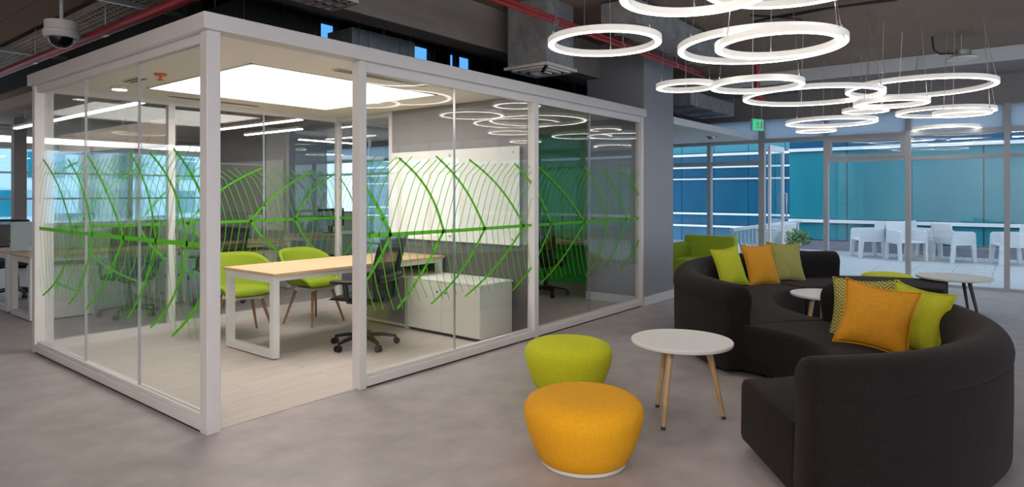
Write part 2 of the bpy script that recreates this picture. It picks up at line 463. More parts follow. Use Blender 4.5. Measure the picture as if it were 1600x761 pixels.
# white dropped ceiling beside the pillar
so = sroot('ceiling_soffit', 'white dropped ceiling beside the pillar')
bx('soffit_board', 8.44, FX - 0.06, YF, 6.2, 2.42, 2.52, 'soffit_white', so)
struct(bx('wall_rear', 8.8, FX, 6.2, 6.3, 0, 2.53, 'wall_grey'))

# beams above
struct(bx('ceiling_beam', 2.0, 8.40, 4.46, 4.72, 3.0, SLAB, 'beam_grey'), 'deep grey beam running above the glass room')
hd = sroot('ceiling_step', 'pale stepped edge of the ceiling before the facade')
bx('step_face', 11.0, 11.06, -7, 6.2, 3.26, SLAB, 'soffit_white', hd)
bx('step_board', 11.06, FX, -7, 6.2, 3.22, 3.26, 'wall_grey', hd)
rf = sroot('ceiling_raft', 'dark brown timber ceiling raft at the upper left')
for k in range(12):
    bx('raft_board', 2.26 - 0.3 * (k + 1) + 0.006, 2.26 - 0.3 * k, 2.0, 12.0, 3.27, 3.30, 'raft', rf)

# ---- terrace facade (plane X = 12)
fa = sroot('window_2', 'grey-framed glass facade onto the terrace')
MY = [-7.0, -5.8, -4.6, -3.4, -2.2, -1.03, 0.167, 1.42, 2.627, 3.70, 4.68, 5.65, 6.6] + [7.8 + 1.2 * i for i in range(9)]
for i, y in enumerate(MY):
    w = 0.07 if abs(y - 3.70) > 0.1 else 0.10
    bx('mullion', FX - 0.06, FX + 0.06, y - w / 2, y + w / 2, 0, 2.78, 'mullion', fa)
bx('sill', FX - 0.07, FX + 0.07, -7, 18, 0, 0.04, 'mullion', fa)
bx('head_rail', FX - 0.05, FX + 0.05, -7, 18, 2.36, 2.43, 'mullion', fa)
for i in range(len(MY) - 1):
    a, b = MY[i] + 0.035, MY[i + 1] - 0.035
    bx('header_panel', FX - 0.012, FX + 0.012, a, b, 2.43, 2.78, 'frosted', fa)
    door = abs(MY[i] - 2.627) < 0.01
    if not door:
        bx('transom', FX - 0.045, FX + 0.045, a, b, 1.98, 2.04, 'mullion', fa)
        bx('pane', FX - 0.006, FX + 0.006, a, b, 0.04, 1.98, 'glass_facade', fa)
        bx('pane', FX - 0.006, FX + 0.006, a, b, 2.04, 2.36, 'glass_facade', fa)
aw = bx('vent_sash', FX - 0.075, FX - 0.03, 1.455, 1.52, 2.05, 2.36, 'mullion', fa)
MB().box(FX - 0.075, FX - 0.03, 2.527, 2.592, 2.05, 2.36).box(FX - 0.075, FX - 0.03, 1.52, 2.527, 2.05, 2.10).box(FX - 0.075, FX - 0.03, 1.52, 2.527, 2.31, 2.36).box(FX - 0.10, FX - 0.075, 2.0, 2.08, 2.04, 2.09).build('vent_sash', 'mullion', fa)
struct(bx('wall_header', FX - 0.02, FX + 0.1, -7, 18, 2.78, SLAB, 'wall_grey'), 'grey wall band above the terrace facade')
# open door leaf
dr = sroot('door_1', 'white glazed terrace door standing open', (FX, 3.60, 0))
bx('stile', 0.06, 0.13, -0.02, 0.02, 0.02, 2.33, 'mullion_white', dr)
bx('stile', 0.88, 0.96, -0.02, 0.02, 0.02, 2.33, 'mullion_white', dr)
bx('rail', 0.13, 0.88, -0.02, 0.02, 0.02, 0.12, 'mullion_white', dr)
bx('rail', 0.13, 0.88, -0.02, 0.02, 2.23, 2.33, 'mullion_white', dr)
bx('pane', 0.13, 0.88, -0.005, 0.005, 0.12, 2.23, 'glass_facade', dr)
MB().tube([(0.92, -0.02, 0.95), (0.92, -0.07, 0.95), (0.92, -0.07, 1.45), (0.92, -0.02, 1.45)], 0.014).build('door_handle', 'steel', dr, smooth=40)

# ---- far side of the office and the side behind the viewpoint
fo = sroot('window_3', 'wide office windows far behind the desks')
xs = [-5 + 1.0 * i for i in range(18)]
for x in xs:
    bx('mullion', x - 0.05, x + 0.05, 17.95, 18.05, 0.7, 2.5, 'mullion_white', fo)
for a, b in zip(xs, xs[1:]):
    for z0, z1 in ((0.75, 1.3), (1.34, 1.9), (1.94, 2.46)):
        bx('pane', a + 0.05, b - 0.05, 17.995, 18.005, z0, z1, 'glass_far', fo)
for z in (0.7, 1.3, 1.9, 2.46): bx('transom', -5, 12, 17.96, 18.04, z, z + 0.045, 'mullion', fo)
struct(bx('wall_sill', -5, 12, 17.9, 18.1, 0, 0.7, 'cream'))
struct(bx('wall_bulkhead', -5, 12, 17.9, 18.1, 2.5, SLAB, 'wall_grey'))
fb = sroot('window_4', 'unseen tall windows added behind the viewpoint')  # unseen side, glazed to let extra daylight into the hall
for i in range(15):
    x = -5 + 1.2 * i
    bx('mullion', x - 0.04, x + 0.04, -7.05, -6.95, 0, 3.0, 'mullion', fb)
    if i < 14: bx('pane', x + 0.04, x + 1.16, -7.006, -6.994, 0.02, 3.0, 'glass_facade', fb)
struct(bx('wall_header_rear', -5, 12, -7.1, -6.9, 3.0, SLAB, 'wall_grey'))

# office inner walls and columns
struct(bx('wall_office_block', 6.55, 7.66, 13.0, 13.3, 0, 2.9, 'wall_grey'), 'grey wall block behind the office desks')
struct(bx('wall_office_strip', 7.66, 8.22, 12.94, 13.3, 0, 2.9, 'cream'), 'beige wall strip on the grey block')
struct(bx('wall_office_pier', 8.22, 9.27, 13.0, 13.3, 0, 2.9, 'screen_panel'), 'blue-grey pier beside the office windows')
for x, y, l in ((5.62, 15.0, 'slim grey office column right of the beige blind'), (3.8, 15.2, 'slim grey office column at the far left windows')):
    struct(bx('column', x - 0.1, x + 0.1, y - 0.1, y + 0.1, 0, 2.9, 'wall_grey'), l)

# ---------------------------------------------------------------- green leaf film on the glass
def ribbon(mb, pts, w, put):
    n = len(pts); vs = []
    for i, (u, z) in enumerate(pts):
        a = pts[max(i - 1, 0)]; b = pts[min(i + 1, n - 1)]
        du, dz = b[0] - a[0], b[1] - a[1]; L = math.hypot(du, dz) or 1
        ww = w[i] if isinstance(w, list) else w
        nx, nz = -dz / L * ww / 2, du / L * ww / 2
        vs += [put(u + nx, z + nz), put(u - nx, z - nz)]
    mb.add(vs, [(2 * i, 2 * i + 1, 2 * i + 3, 2 * i + 2) for i in range(n - 1)])
def clip(pts, u0, u1):
    """longest stretch of the polyline that stays between u0 and u1"""
    out = []
    for a, b in zip(pts, pts[1:]):
        for k in range(8):
            t = k / 8; u = a[0] + (b[0] - a[0]) * t; z = a[1] + (b[1] - a[1]) * t
            if u0 <= u <= u1: out.append((u, z))
    if u0 <= pts[-1][0] <= u1: out.append(pts[-1])
    return out if len(out) > 2 else None
def leaf_film(parent, axis, c, u0, u1, nodes, dirn, seed, step=0.088, zs=1.13, top=1.75, bot=0.53):
    rnd = random.Random(seed)
    put = (lambda u, z: (u, c, z)) if axis == 'y' else (lambda u, z: (c, u, z))
    mb = MB(); ribbon(mb, [(u0, zs), ((u0 + u1) / 2, zs - 0.004), (u1, zs)], 0.030, put)
    mb.build('leaf_midrib', 'leaf', parent)
    for nd, tip in nodes:
        for zt in (top + rnd.uniform(-.02, .02), bot + rnd.uniform(-.02, .02)):
            k = rnd.uniform(0.35, 0.8); off = (tip - nd) * rnd.uniform(0.94, 1.06)
            pts = []
            for i in range(11):
                s = i / 10; pts.append((nd + off * (k * s + (1 - k) * s ** 3), zs + (zt - zs) * s))
            p = clip(pts, u0, u1)
            if p:
                mb = MB(); ribbon(mb, p, [0.028 - 0.010 * i / len(p) for i in range(len(p))], put)
                mb.build('leaf_vein', 'leaf', parent)
    mb = MB(); u = u0 - 0.3
    while u < u1 + 0.3:
        f = -dirn; j = rnd.uniform(-.012, .012)
        h = rnd.uniform(0.93, 1.0)
        p = clip([(u, zs), (u + f * (0.06 + j), zs + 0.19), (u + f * (0.125 + j), zs + 0.36), (u + f * 0.19, zs + 0.48), (u + f * (0.33 + j), zs + (top - zs) * h)], u0, u1)
        if p: ribbon(mb, p, 0.0075, put)
        h = rnd.uniform(0.90, 1.0)
        p = clip([(u, zs), (u + f * (0.03 + j), zs - 0.2), (u + f * 0.08, zs - 0.42), (u + f * (0.14 + j), zs + (bot - zs) * h)], u0, u1)
        if p: ribbon(mb, p, 0.0075, put)
        u += step * rnd.uniform(0.9, 1.1)
    o = mb.build('leaf_fine_veins', 'leaf', parent); o['kind'] = 'stuff'
leaf_film(wf, 'y', YF + 0.034, 3.07, 5.16, [(3.33, 2.72), (3.911, 3.39), (4.444, 3.79), (5.033, 4.184), (5.55, 4.88)], -1, 3)
leaf_film(wf, 'y', YF + 0.034, 5.24, 7.46, [(5.51, 4.95), (6.16, 5.27), (6.66, 6.16), (7.14, 6.54), (7.62, 6.96)], -1, 5)
leaf_film(wl, 'x', XL + 0.034, 3.91, 7.01, [(3.72, 4.36), (4.14, 4.70), (4.586, 5.04), (5.12, 5.88), (5.73, 6.25), (6.17, 6.95)], 1, 7)
leaf_film(wk, 'y', YB - 0.045, 2.03, 5.16, [(1.7, 2.2), (2.2, 2.85), (2.75, 3.45), (3.25, 4.09), (3.97, 4.80), (4.56, 5.2)], 1, 9)
leaf_film(wp, 'x', 5.19, 6.0, 7.01, [(6.15, 6.7), (6.6, 7.1)], 1, 11)

# ================================================================ LUMINAIRES
lp = thing('ceiling_light_panel', 'large square luminous panel in the ceiling of the glass room', 'ceiling light', ((PX0 + PX1) / 2, (PY0 + PY1) / 2, ZH))
hx, hy = (PX1 - PX0) / 2, (PY1 - PY0) / 2
bx('diffuser', -hx, hx, -hy, hy, 0.01, 0.02, 'panel_light', lp)
MB().box(-hx, hx, -hy, -hy + 0.02, -0.003, 0.02).box(-hx, hx, hy - 0.02, hy, -0.003, 0.02).box(-hx, -hx + 0.02, -hy, hy, -0.003, 0.02).box(hx - 0.02, hx, -hy, hy, -0.003, 0.02).build('frame', 'white_paint', lp)

def slot(x, y, lx, ly, label):
    t = thing('air_slot', label, 'air vent', (x, y, ZH), 0, 'slot diffusers in the glass room ceiling')
    MB().box(-lx / 2, lx / 2, -ly / 2, ly / 2, -0.004, 0.004).build('frame', 'white_paint', t)
    n = 2
    for i in range(n):
        if lx > ly: bx('slot', -lx / 2 + 0.02, lx / 2 - 0.02, -ly / 2 + ly * (i + 0.3) / n, -ly / 2 + ly * (i + 0.7) / n, -0.006, -0.004, 'dark', t)
        else: bx('slot', -lx / 2 + lx * (i + 0.3) / n, -lx / 2 + lx * (i + 0.7) / n, -ly / 2 + 0.02, ly / 2 - 0.02, -0.006, -0.004, 'dark', t)
slot(3.60, 4.25, 1.0, 0.10, 'slim slot air vent between the light panel and the front glass wall')
slot(3.4, 6.72, 1.0, 0.10, 'slim slot air vent between the light panel and the back glass wall')
slot(2.32, 6.0, 0.10, 0.35, 'slim slot air vent between the light panel and the left glass wall')
def small_detector(x, y, label):
    t = thing('sprinkler', label, 'sprinkler', (x, y, ZH))
    MB().lathe([(0, -0.012), (0.045, -0.012), (0.05, 0.004)], 20).build('escutcheon', 'orange', t, smooth=40)
    MB().cyl((0, 0, -0.045), (0, 0, -0.012), 0.012).cyl((0, 0, -0.05), (0, 0, -0.045), 0.028).build('head', 'orange', t)
small_detector(2.34, 5.55, 'orange sprinkler head in the ceiling near the left glass wall')
small_detector(4.75, 6.1, 'orange sprinkler head in the ceiling near the whiteboard wall')
t = thing('downlight', 'round white downlight in the ceiling near the back left corner', 'downlight', (2.4, 6.55, ZH))
MB().lathe([(0, -0.02), (0.07, -0.02), (0.08, -0.005), (0.08, 0.004)], 24).build('trim_ring', 'white_paint', t, smooth=40)
MB().lathe([(0, -0.024), (0.06, -0.024), (0.06, -0.02)], 24).build('lens', 'line_light', t)

# ring pendants: (px-like bearing given as distance ahead, metres right, height, diameter, label)
def ring_lamp(d, lat, z, D, label):
    p = at(d, lat, z)
    t = thing('ring_pendant', label, 'pendant lamp', p, 0, 'white ring pendants under the hall ceiling')
    ro, n = D / 2, 72; w, h = 0.052, 0.046
    def band(prof):
        m = MB(); vs = []; fs = []; k = len(prof)
        for i in range(n):
            a = 2 * math.pi * i / n
            for r, zz in prof: vs.append((r * math.cos(a), r * math.sin(a), zz))
        for i in range(n):
            for j in range(k):
                fs.append((i * k + j, ((i + 1) % n) * k + j, ((i + 1) % n) * k + (j + 1) % k, i * k + (j + 1) % k))
        return m.add(vs, fs)
    band([(ro, -h / 2), (ro, h / 2), (ro - w, h / 2), (ro - w, -h / 2), (ro - w + 0.005, -h / 2), (ro - w + 0.005, h / 2 - 0.006), (ro - 0.005, h / 2 - 0.006), (ro - 0.005, -h / 2)]).build('housing', 'ring_body', t, smooth=40)
    band([(ro - 0.006, -h / 2 - 0.004), (ro - 0.006, -h / 2 + 0.02), (ro - w + 0.006, -h / 2 + 0.02), (ro - w + 0.006, -h / 2 - 0.004)]).build('diffuser', 'ring_light', t, smooth=40)
    for a in (0.4, 0.4 + 2.094, 0.4 + 4.189):
        x, y = (ro - w / 2) * math.cos(a), (ro - w / 2) * math.sin(a)
        cb = MB().cyl((x, y, h / 2), (x * 0.8, y * 0.8, SLAB - z), 0.0035, n=6).build('suspension_cable', 'steel', t)
        MB().cyl((x, y, h / 2), (x, y, h / 2 + 0.03), 0.008, n=8).build('cable_grip', 'steel', cb)
    return t
def ring_px(cx, cy, wpx, D, label):
    d = FPX * D / wpx
    ring_lamp(d, (cx - 800) / FPX * d, EYE + (302 - cy) / FPX * d, D, label)
RINGS = [
 (1085, -12, 232, 0.9, 'ring pendant cut by the top edge, left one of the two there'),
 (1240, -32, 280, 1.15, 'large ring pendant cut by the top edge, right one of the two there'),
 (944, 65, 176, 0.9, 'leftmost ring pendant, alone in front of the square air duct'),
 (1187, 71, 249, 1.30, 'large ring pendant around a smaller one in the upper right'),
 (1215, 68, 188, 0.9, 'smaller ring pendant nested inside a large one in the upper right'),
 (1071, 134, 90, 0.6, 'smallest near ring pendant beside the top of the grey pillar'),
 (1182, 132, 139, 0.86, 'medium ring pendant touching the small one by the pillar'),
 (1268, 149, 203, 1.5, 'wide ring pendant overlapping its neighbour in the middle of the cluster'),
 (1435, 136, 204, 1.5, 'wide ring pendant furthest up on the right of the cluster'),
 (1392, 160, 105, 0.75, 'ring pendant tucked below the wide right-hand ring'),
 (1352, 172, 66, 0.6, 'small flat-looking ring pendant low in the middle of the cluster'),
 (1298, 190, 130, 1.2, 'low ring pendant in front of the terrace door bay'),
 (1275, 203, 58, 0.6, 'lowest small ring pendant above the terrace door'),
 (1476, 174, 133, 1.2, 'low ring pendant before the facade on the right'),
 (1503, 176, 78, 0.6, 'small ring pendant nested in the low right-hand ring'),
 (1478, 200, 90, 0.9, 'lowest ring pendant on the right, just above the facade transom'),
]
for r in RINGS: ring_px(*r)

# linear office lamps
def line_lamp(x0, y0, x1, y1, z, zc, label):
    t = thing('linear_lamp', label, 'linear lamp', ((x0 + x1) / 2, (y0 + y1) / 2, z), 0, 'linear pendants above the office desks')
    a = Vector(((x0 - x1) / 2, (y0 - y1) / 2, 0)); b = -a
    MB().bar(a + Vector((0, 0, .03)), b + Vector((0, 0, .03)), 0.075, 0.04).build('housing', 'white_paint', t)
    MB().bar(a, b, 0.065, 0.02).build('diffuser', 'line_light', t)
    for p in (a * 0.8, b * 0.8):
        MB().cyl(p + Vector((0, 0, .05)), (p.x, p.y, zc - z), 0.004, n=6).build('suspension_cable', 'steel', t)
line_lamp(3.45, 8.6, 3.45, 14.0, 2.6, 2.9, 'long linear lamp above the first desk row, nearest the left glass wall')
line_lamp(5.8, 8.8, 5.8, 11.4, 2.6, 2.9, 'linear lamp above the right end of the first desk row')
line_lamp(6.66, 10.1, 6.66, 12.0, 2.6, 2.9, 'linear lamp in front of the grey office wall')
line_lamp(7.6, 11.6, 9.0, 11.6, 2.55, 2.9, 'short linear lamp before the blue-grey pier, nearest one')
line_lamp(9.6, 14.6, 10.9, 14.6, 2.5, 2.9, 'short linear lamp beside the right-hand office windows')
line_lamp(9.9, 16.4, 11.3, 16.4, 2.5, 2.9, 'short linear lamp furthest back by the right-hand windows')
line_lamp(2.2, 12.5, 2.2, 16.0, 2.6, SLAB, 'linear lamp above the far left aisle')
line_lamp(6.35, 5.2, 6.35, 6.4, 2.33, ZH, 'hidden linear lamp added on the ceiling of the second glass room')  # added where the partition hides it, to light the green wall
t = thing('light_strip', 'long luminous strip above the far office windows', 'light strip', (3, 17.0, 2.52))
bx('housing', -7, 5.6, -0.05, 0.25, 0.16, 0.20, 'white_paint', t)
bx('diffuser', -7, 5.6, 0, 0.2, 0.04, 0.16, 'strip_light', t)
for x in (-6, -2, 1.5, 5): MB().cyl((x, 0.1, 0.2), (x, 0.1, 0.38), 0.01, n=6).build('hanger', 'steel', t)

# linear lamps added out of view as frontal fill for the hall
HL = [(-3.2, -4.2, 'first'), (-3.2, -1.0, 'second'), (-3.2, 2.2, 'third'), (-0.9, -4.2, 'first'), (-0.9, -1.0, 'second'), (-0.9, 2.2, 'third')]
ROWN = {-3.2: 'row beside the pale side wall', -0.9: 'row nearest the viewpoint'}
for x, y, l in HL:
    t = thing('hall_fill_lamp', 'slim unseen linear lamp added on the hall ceiling, %s of the %s' % (l, ROWN[x]), 'linear lamp', (x, y, SLAB - .12), 0, 'added fill lamps on the hall ceiling')
    bx('housing', -.07, .07, -1.25, 1.25, .02, .12, 'white_paint', t); bx('diffuser', -.065, .065, -1.24, 1.24, 0, .02, 'hall_fill_light', t)

# downlight on a conduit under the right-hand ceiling
q = at(8.2, 703 / FPX * 8.2, 3.16)
t = thing('disc_lamp', 'small round disc lamp hanging from a bent conduit under the right ceiling', 'lamp', q)
MB().lathe([(0, 0), (0.16, 0.0), (0.17, 0.02), (0.12, 0.05), (0, 0.05)], 28).build('disc', 'white_paint', t, smooth=40)
MB().lathe([(0, 0.05), (0.10, 0.05), (0.10, 0.11), (0, 0.11)], 20).build('gear_box', 'steel', t, smooth=40)
MB().tube([tuple(-RGT * 0.08 + Vector((0, 0, 0.08))), tuple(-RGT * 0.28 + Vector((0, 0, 0.07))), tuple(-RGT * 0.36 + Vector((0, 0, 0.12))), tuple(-RGT * 0.38 + Vector((0, 0, 0.29)))], 0.012, 8).build('conduit', 'cable_black', t, smooth=50)
for s in (-0.06, 0.06): MB().cyl((s, 0, 0.11), (s * 2, 0, 0.29), 0.004, n=6).build('suspension_cable', 'steel', t)

# ================================================================ CEILING SERVICES
def duct(name, label, loc, sx, sy, sz, m='galvanised', ribs=0, axis='x'):
    t = thing(name, label, 'air duct', loc)
    bx('duct_body', -sx / 2, sx / 2, -sy / 2, sy / 2, 0, sz, m, t)
    top = SLAB if loc[1] < 6.2 else 2.9
    for x in (-sx / 2 + .08, sx / 2 - .08):
        for y in (-sy / 2 - .015, sy / 2 + .015):
            if loc[2] + sz < top - .05: MB().cyl((x, y, 0), (x, y, top - loc[2]), .006, n=6).build('hanger_rod', 'steel', t)
    for i in range(ribs):
        if axis == 'x':
            x = -sx / 2 + sx * (i + 0.5) / ribs
            MB().box(x - .012, x + .012, -sy / 2 - .02, sy / 2 + .02, -0.02, 0.0).box(x - .012, x + .012, -sy / 2 - .02, -sy / 2, 0, sz).box(x - .012, x + .012, sy / 2, sy / 2 + .02, 0, sz).build('flange', m, t)
    return t
t = duct('air_duct', 'square grey air duct dropping to a louvred diffuser beside the red pipes', (5.56, 4.02, 2.78), 0.5, 0.5, SLAB - 2.78)
df = MB().box(-.28, .28, -.28, .28, -0.03, 0.0).build('diffuser_plate', 'cream', t)
for k, s in enumerate((0.24, 0.17, 0.10)):
    MB().box(-s, s, -s, -s + .03, -0.045 - .008 * k, -0.03).box(-s, s, s - .03, s, -0.045 - .008 * k, -0.03).box(-s, -s + .03, -s, s, -0.045 - .008 * k, -0.03).box(s - .03, s, -s, s, -0.045 - .008 * k, -0.03).build('louvre', 'white_paint', df)
duct('air_duct', 'galvanised box duct resting above the glass room roof under the grey beam', (4.42, 5.40, 2.62), 0.84, 0.4, 0.48, ribs=2)
duct('air_duct', 'long galvanised duct running behind the leftmost ring pendant', (7.1, 3.22, 3.17), 2.6, 0.40, 0.24, ribs=4)
duct('air_duct', 'blue-reflecting flat duct above the white dropped ceiling', (10.3, 4.25, 2.80), 1.9, 0.6, 0.22, ribs=3)
duct('air_duct', 'short dark duct stub above the glass room corner', (3.4, 5.75, 2.68), 0.9, 0.5, 0.5, m='dark')

def pipe(label, pts, r, brackets, cat='pipe'):
    t = thing('sprinkler_pipe', label, cat, pts[0])
    o = Vector(pts[0])
    MB().tube([Vector(p) - o for p in pts], r, 12).build('pipe_run', 'pipe_red', t, smooth=50)
    for b in brackets:
        b = Vector(b) - o
        MB().cyl(b, (b.x, b.y, SLAB - o.z), 0.006, n=6).build('hanger_rod', 'steel', t)
        MB().bar(b + Vector((0, 0, -r - .004)), b + Vector((0, 0, r + .012)), 2.2 * r + .01, 0.03, up=(1, 0, 0)).build('pipe_clip', 'steel', t)
pipe('upper thin red sprinkler pipe crossing in front of the square duct', [(2.5, 3.50, 3.13), (8.6, 3.50, 3.13)], 0.017, [(x, 3.50, 3.13) for x in (4.2, 5.6, 7.0, 8.3)])
pipe('lower thin red sprinkler pipe crossing in front of the square duct', [(2.5, 3.44, 3.06), (8.6, 3.44, 3.06)], 0.017, [(x, 3.44, 3.06) for x in (5.0, 6.3, 7.7)])
pipe('thick red sprinkler pipe beside the perforated tray at the upper left', [(2.30, 4.55, 2.94), (2.30, 12.0, 2.94)], 0.042, [(2.30, y, 2.94) for y in (4.8, 6.6, 8.6)])
pipe('red drop pipe among the rings on the right', [tuple(at(9.3, 3.55, 3.30)), tuple(at(9.3, 3.55, 2.85)), tuple(at(9.5, 3.75, 2.80))], 0.04, [tuple(at(9.3, 3.55, 3.30))])

def tray(label, loc, L, W, axis, seed):
    """perforated cable tray with two lipped sides"""
    t = thing('cable_tray', label, 'cable tray', loc)
    m = MB(); nx = int(L / 0.09); ny = 5
    for i in range(nx + 1): m.box(i * L / nx - .018, i * L / nx + .018, 0, W, 0, 0.003)
    for j in range(ny + 1): m.box(0, L, max(j * W / ny - .012, 0), min(j * W / ny + .012, W), 0.0005, 0.0035)
    o = m.build('perforated_base', 'tray_metal', t)
    s1 = MB().box(0, L, -0.004, 0, 0, 0.06).build('side_lip', 'tray_metal', t)
    s2 = MB().box(0, L, W, W + 0.004, 0, 0.06).build('side_lip', 'tray_metal', t)
    rnd = random.Random(seed)
    for k in range(3):
        y = W * (k + 1) / 4
        MB().tube([(L * i / 14, y + rnd.uniform(-.03, .03), 0.02) for i in range(15)], 0.012, 6).build('data_cable', 'cable_black', t, smooth=60)
    if axis == 'y': t.rotation_euler = (0, 0, R(90))
    return t
t = tray('long perforated cable tray along the edge of the brown ceiling raft', (2.66, 3.2, 3.22), 8.5, 0.32, 'y', 1)
t = tray('short perforated cable tray ending above the corner of the glass room', (1.4, 4.02, 2.92), 1.75, 0.34, 'x', 2)
for i, (y, l) in enumerate(((6.4, 'nearest'), (9.6, 'farther'))):
    t = thing('support_channel', 'grey steel channel crossing under the long cable tray, %s one' % l, 'bracket', (2.5, y, 3.18))
    MB().box(-.5, .5, -.02, .02, -.02, .02).build('channel', 'steel', t)
    for s in (-.46, .46): MB().cyl((s, 0, .02), (s, 0, SLAB - 3.18), .006, n=6).build('threaded_rod', 'steel', t)

t = thing('cable_loom', 'dark loose cables running along the ceiling above the rings', 'cables', tuple(at(6.4, 3.9, 3.34)))
o = at(6.4, 3.9, 3.34)
for k, pts in enumerate(([(6.4, 3.9, .06), (6.7, 3.3, .04), (6.9, 2.9, 0), (7.0, 2.6, .05)], [(6.5, 3.9, .07), (6.8, 3.2, .05), (6.95, 2.85, .02), (7.3, 2.75, .06)], [(6.9, 2.9, .0), (7.1, 3.2, .03), (7.6, 3.4, .08)])):
    MB().tube([at(a, b, 3.34 + c) - o for a, b, c in pts], .012, 6).build('cable', 'cable_black', t, smooth=60)

# dome camera
q = at(6.0, (96 - 800) / FPX * 6.0, 2.93)
t = thing('dome_camera', 'white dome security camera below the brown ceiling raft', 'camera', q)
MB().lathe([(0.13, -0.02), (0.15, 0.0), (0.15, 0.03), (0.135, 0.04), (0.135, 0.12), (0, 0.12)], 32).build('housing', 'white_paint', t, smooth=40)
MB().lathe([(0, -0.125), (0.04, -0.12), (0.08, -0.095), (0.105, -0.055), (0.115, -0.01), (0.13, -0.02)], 32).build('dome', 'lens_black', t, smooth=60)
MB().lathe([(0.118, -0.035), (0.14, -0.03), (0.14, -0.01), (0.118, -0.01)], 32).build('collar_ring', 'white_paint', t, smooth=40)
MB().cyl((0, 0, 0.12), (0, 0, 0.34), 0.016).build('mount', 'white_paint', t)

# exit sign
q = at(10.9, 383 / FPX * 10.9, 2.53)
t = thing('exit_sign', 'green and white exit sign hanging before the terrace facade', 'sign', q, YAW - R(90) + R(25))
bx('sign_box', -.13, .13, -.02, .02, -.02, .18, 'white_paint', t)
bx('sign_face', -.12, .12, -.024, -.02, -.01, .17, 'exit_green', t)
MB().box(-.02, .0, -.027, -.024, .05, .12).box(-.045, .025, -.027, -.024, .09, .105).box(-.035, -.015, -.027, -.024, .02, .06).box(.0, .02, -.027, -.024, .02, .06).cyl((-.01, -.027, .135), (-.01, -.024, .135), .013).box(.05, .10, -.027, -.024, .02, .14).build('running_figure', 'white_paint', t)
for s in (-.1, .1): MB().cyl((s, 0, .18), (s, 0, SLAB - 2.53 - 0.24), 0.004, n=6).build('suspension_cable', 'steel', t)
q = at(11.0, 312 / FPX * 11.0, 2.42)
t = thing('smoke_detector', 'small grey detector under the white dropped ceiling', 'detector', q)
MB().lathe([(0, -0.05), (0.05, -0.05), (0.07, -0.02), (0.07, 0)], 20).build('body', 'steel', t, smooth=40)
MB().lathe([(0.075, -0.006), (0.09, -0.006), (0.09, 0.0), (0.075, 0.0)], 20).build('base_ring', 'dark', t)

# ================================================================ SERPENTINE SOFA
C1, C2 = Vector((4.30, 1.75)), Vector((7.02, 0.61))
def arc_module(label, C, rin, rout, ain, aout, back=True, loc_at=None):
    """sofa module: ain/aout = (start, end) angles of the inner and outer rim, in degrees"""
    n = 30
    mid = R((ain[0] + ain[1]) / 2); base = Vector((C.x + math.cos(mid) * (rin + rout) / 2, C.y + math.sin(mid) * (rin + rout) / 2, 0))
    t = thing('sofa_module', label, 'sofa', base, 0, 'modules of the serpentine sofa')
    W = rout - rin
    def P(u, w, z):          # w metres from the outer rim towards the inner one
        a = R(ain[0] + (ain[1] - ain[0]) * u); b = R(aout[0] + (aout[1] - aout[0]) * u)
        pi_ = Vector((C.x + rin * math.cos(a), C.y + rin * math.sin(a))); po = Vector((C.x + rout * math.cos(b), C.y + rout * math.sin(b)))
        p = po + (pi_ - po) * (w / W)
        return Vector((p.x - base.x, p.y - base.y, z))
    def sweep(prof, name, inset=0.035, m='sofa'):
        cw = sum(p[0] for p in prof) / len(prof); cz = sum(p[1] for p in prof) / len(prof)
        Larc = abs(R(aout[1] - aout[0])) * (rin + rout) / 2
        us = [(0, 1.0), (0.006 / Larc, 0.55), (0.02 / Larc, 0.12), (0.045 / Larc, 0.0)]
        rings = us + [(0.045 / Larc + (1 - 0.09 / Larc) * i / n, 0.0) for i in range(1, n)] + [(1 - u, s) for u, s in reversed(us)]
        vs = []; fs = []; k = len(prof)
        for u, s in rings:
            for w, z in prof:
                dw, dz = cw - w, cz - z; L = math.hypot(dw, dz)
                q = inset * s / L if L > 0 else 0
                vs.append(P(u, w + dw * q, z + dz * q))
        for i in range(len(rings) - 1):
            for j in range(k):
                fs.append((i * k + j, (i + 1) * k + j, (i + 1) * k + (j + 1) % k, i * k + (j + 1) % k))
        fs += [tuple(range(k)), tuple(range((len(rings) - 1) * k, len(rings) * k))[::-1]]
        return MB().add(vs, fs).build(name, m, t, smooth=50)
    def arcpts(cx, cz, r, a0, a1, k=5): return [(cx + r * math.cos(R(a0 + (a1 - a0) * i / k)), cz + r * math.sin(R(a0 + (a1 - a0) * i / k))) for i in range(k + 1)]
    w0 = 0.20 if back else 0.0
    sp = [(w0, 0.05)] + ([(w0, 0.40)] if back else arcpts(w0 + .04, .365, .04, 180, 90)) + [(w0 + (W - w0) * .5, 0.412)] + arcpts(W - 0.05, 0.355, 0.05, 90, 0) + [(W + 0.004, 0.2), (W, 0.07)] + [(W - 0.02, 0.05)]
    seat = sweep(sp, 'seat')
    sm = [(W - 0.03, 0.409)]
    if back:
        bp = [(0.02, 0.04), (0.005, 0.06), (0.0, 0.30), (0.0, 0.555), (0.006, 0.565), (-0.004, 0.575)] + arcpts(0.118, 0.60, 0.124, 180, 0, 12) + [(0.236, 0.52), (0.225, 0.43), (0.225, 0.10), (0.225, 0.04)]
        sweep(bp, 'backrest', 0.05)
    fm = MB()
    for u in (0.08, 0.92):
        for w in (0.06, W - 0.09):
            p = P(u, w, 0); MB().cyl((p.x, p.y, 0.0), (p.x, p.y, 0.055), 0.025, n=12).build('foot', 'black_plastic', t)
    return t
arc_module('nearest charcoal curved sofa module with its high back towards the viewer', C1, 0.80, 1.72, (218, 361), (218, 340))
arc_module('charcoal curved sofa module with its back towards the glass room and poufs', C2, 1.37, 2.33, (152.5, 66.5), (149, 66.5))
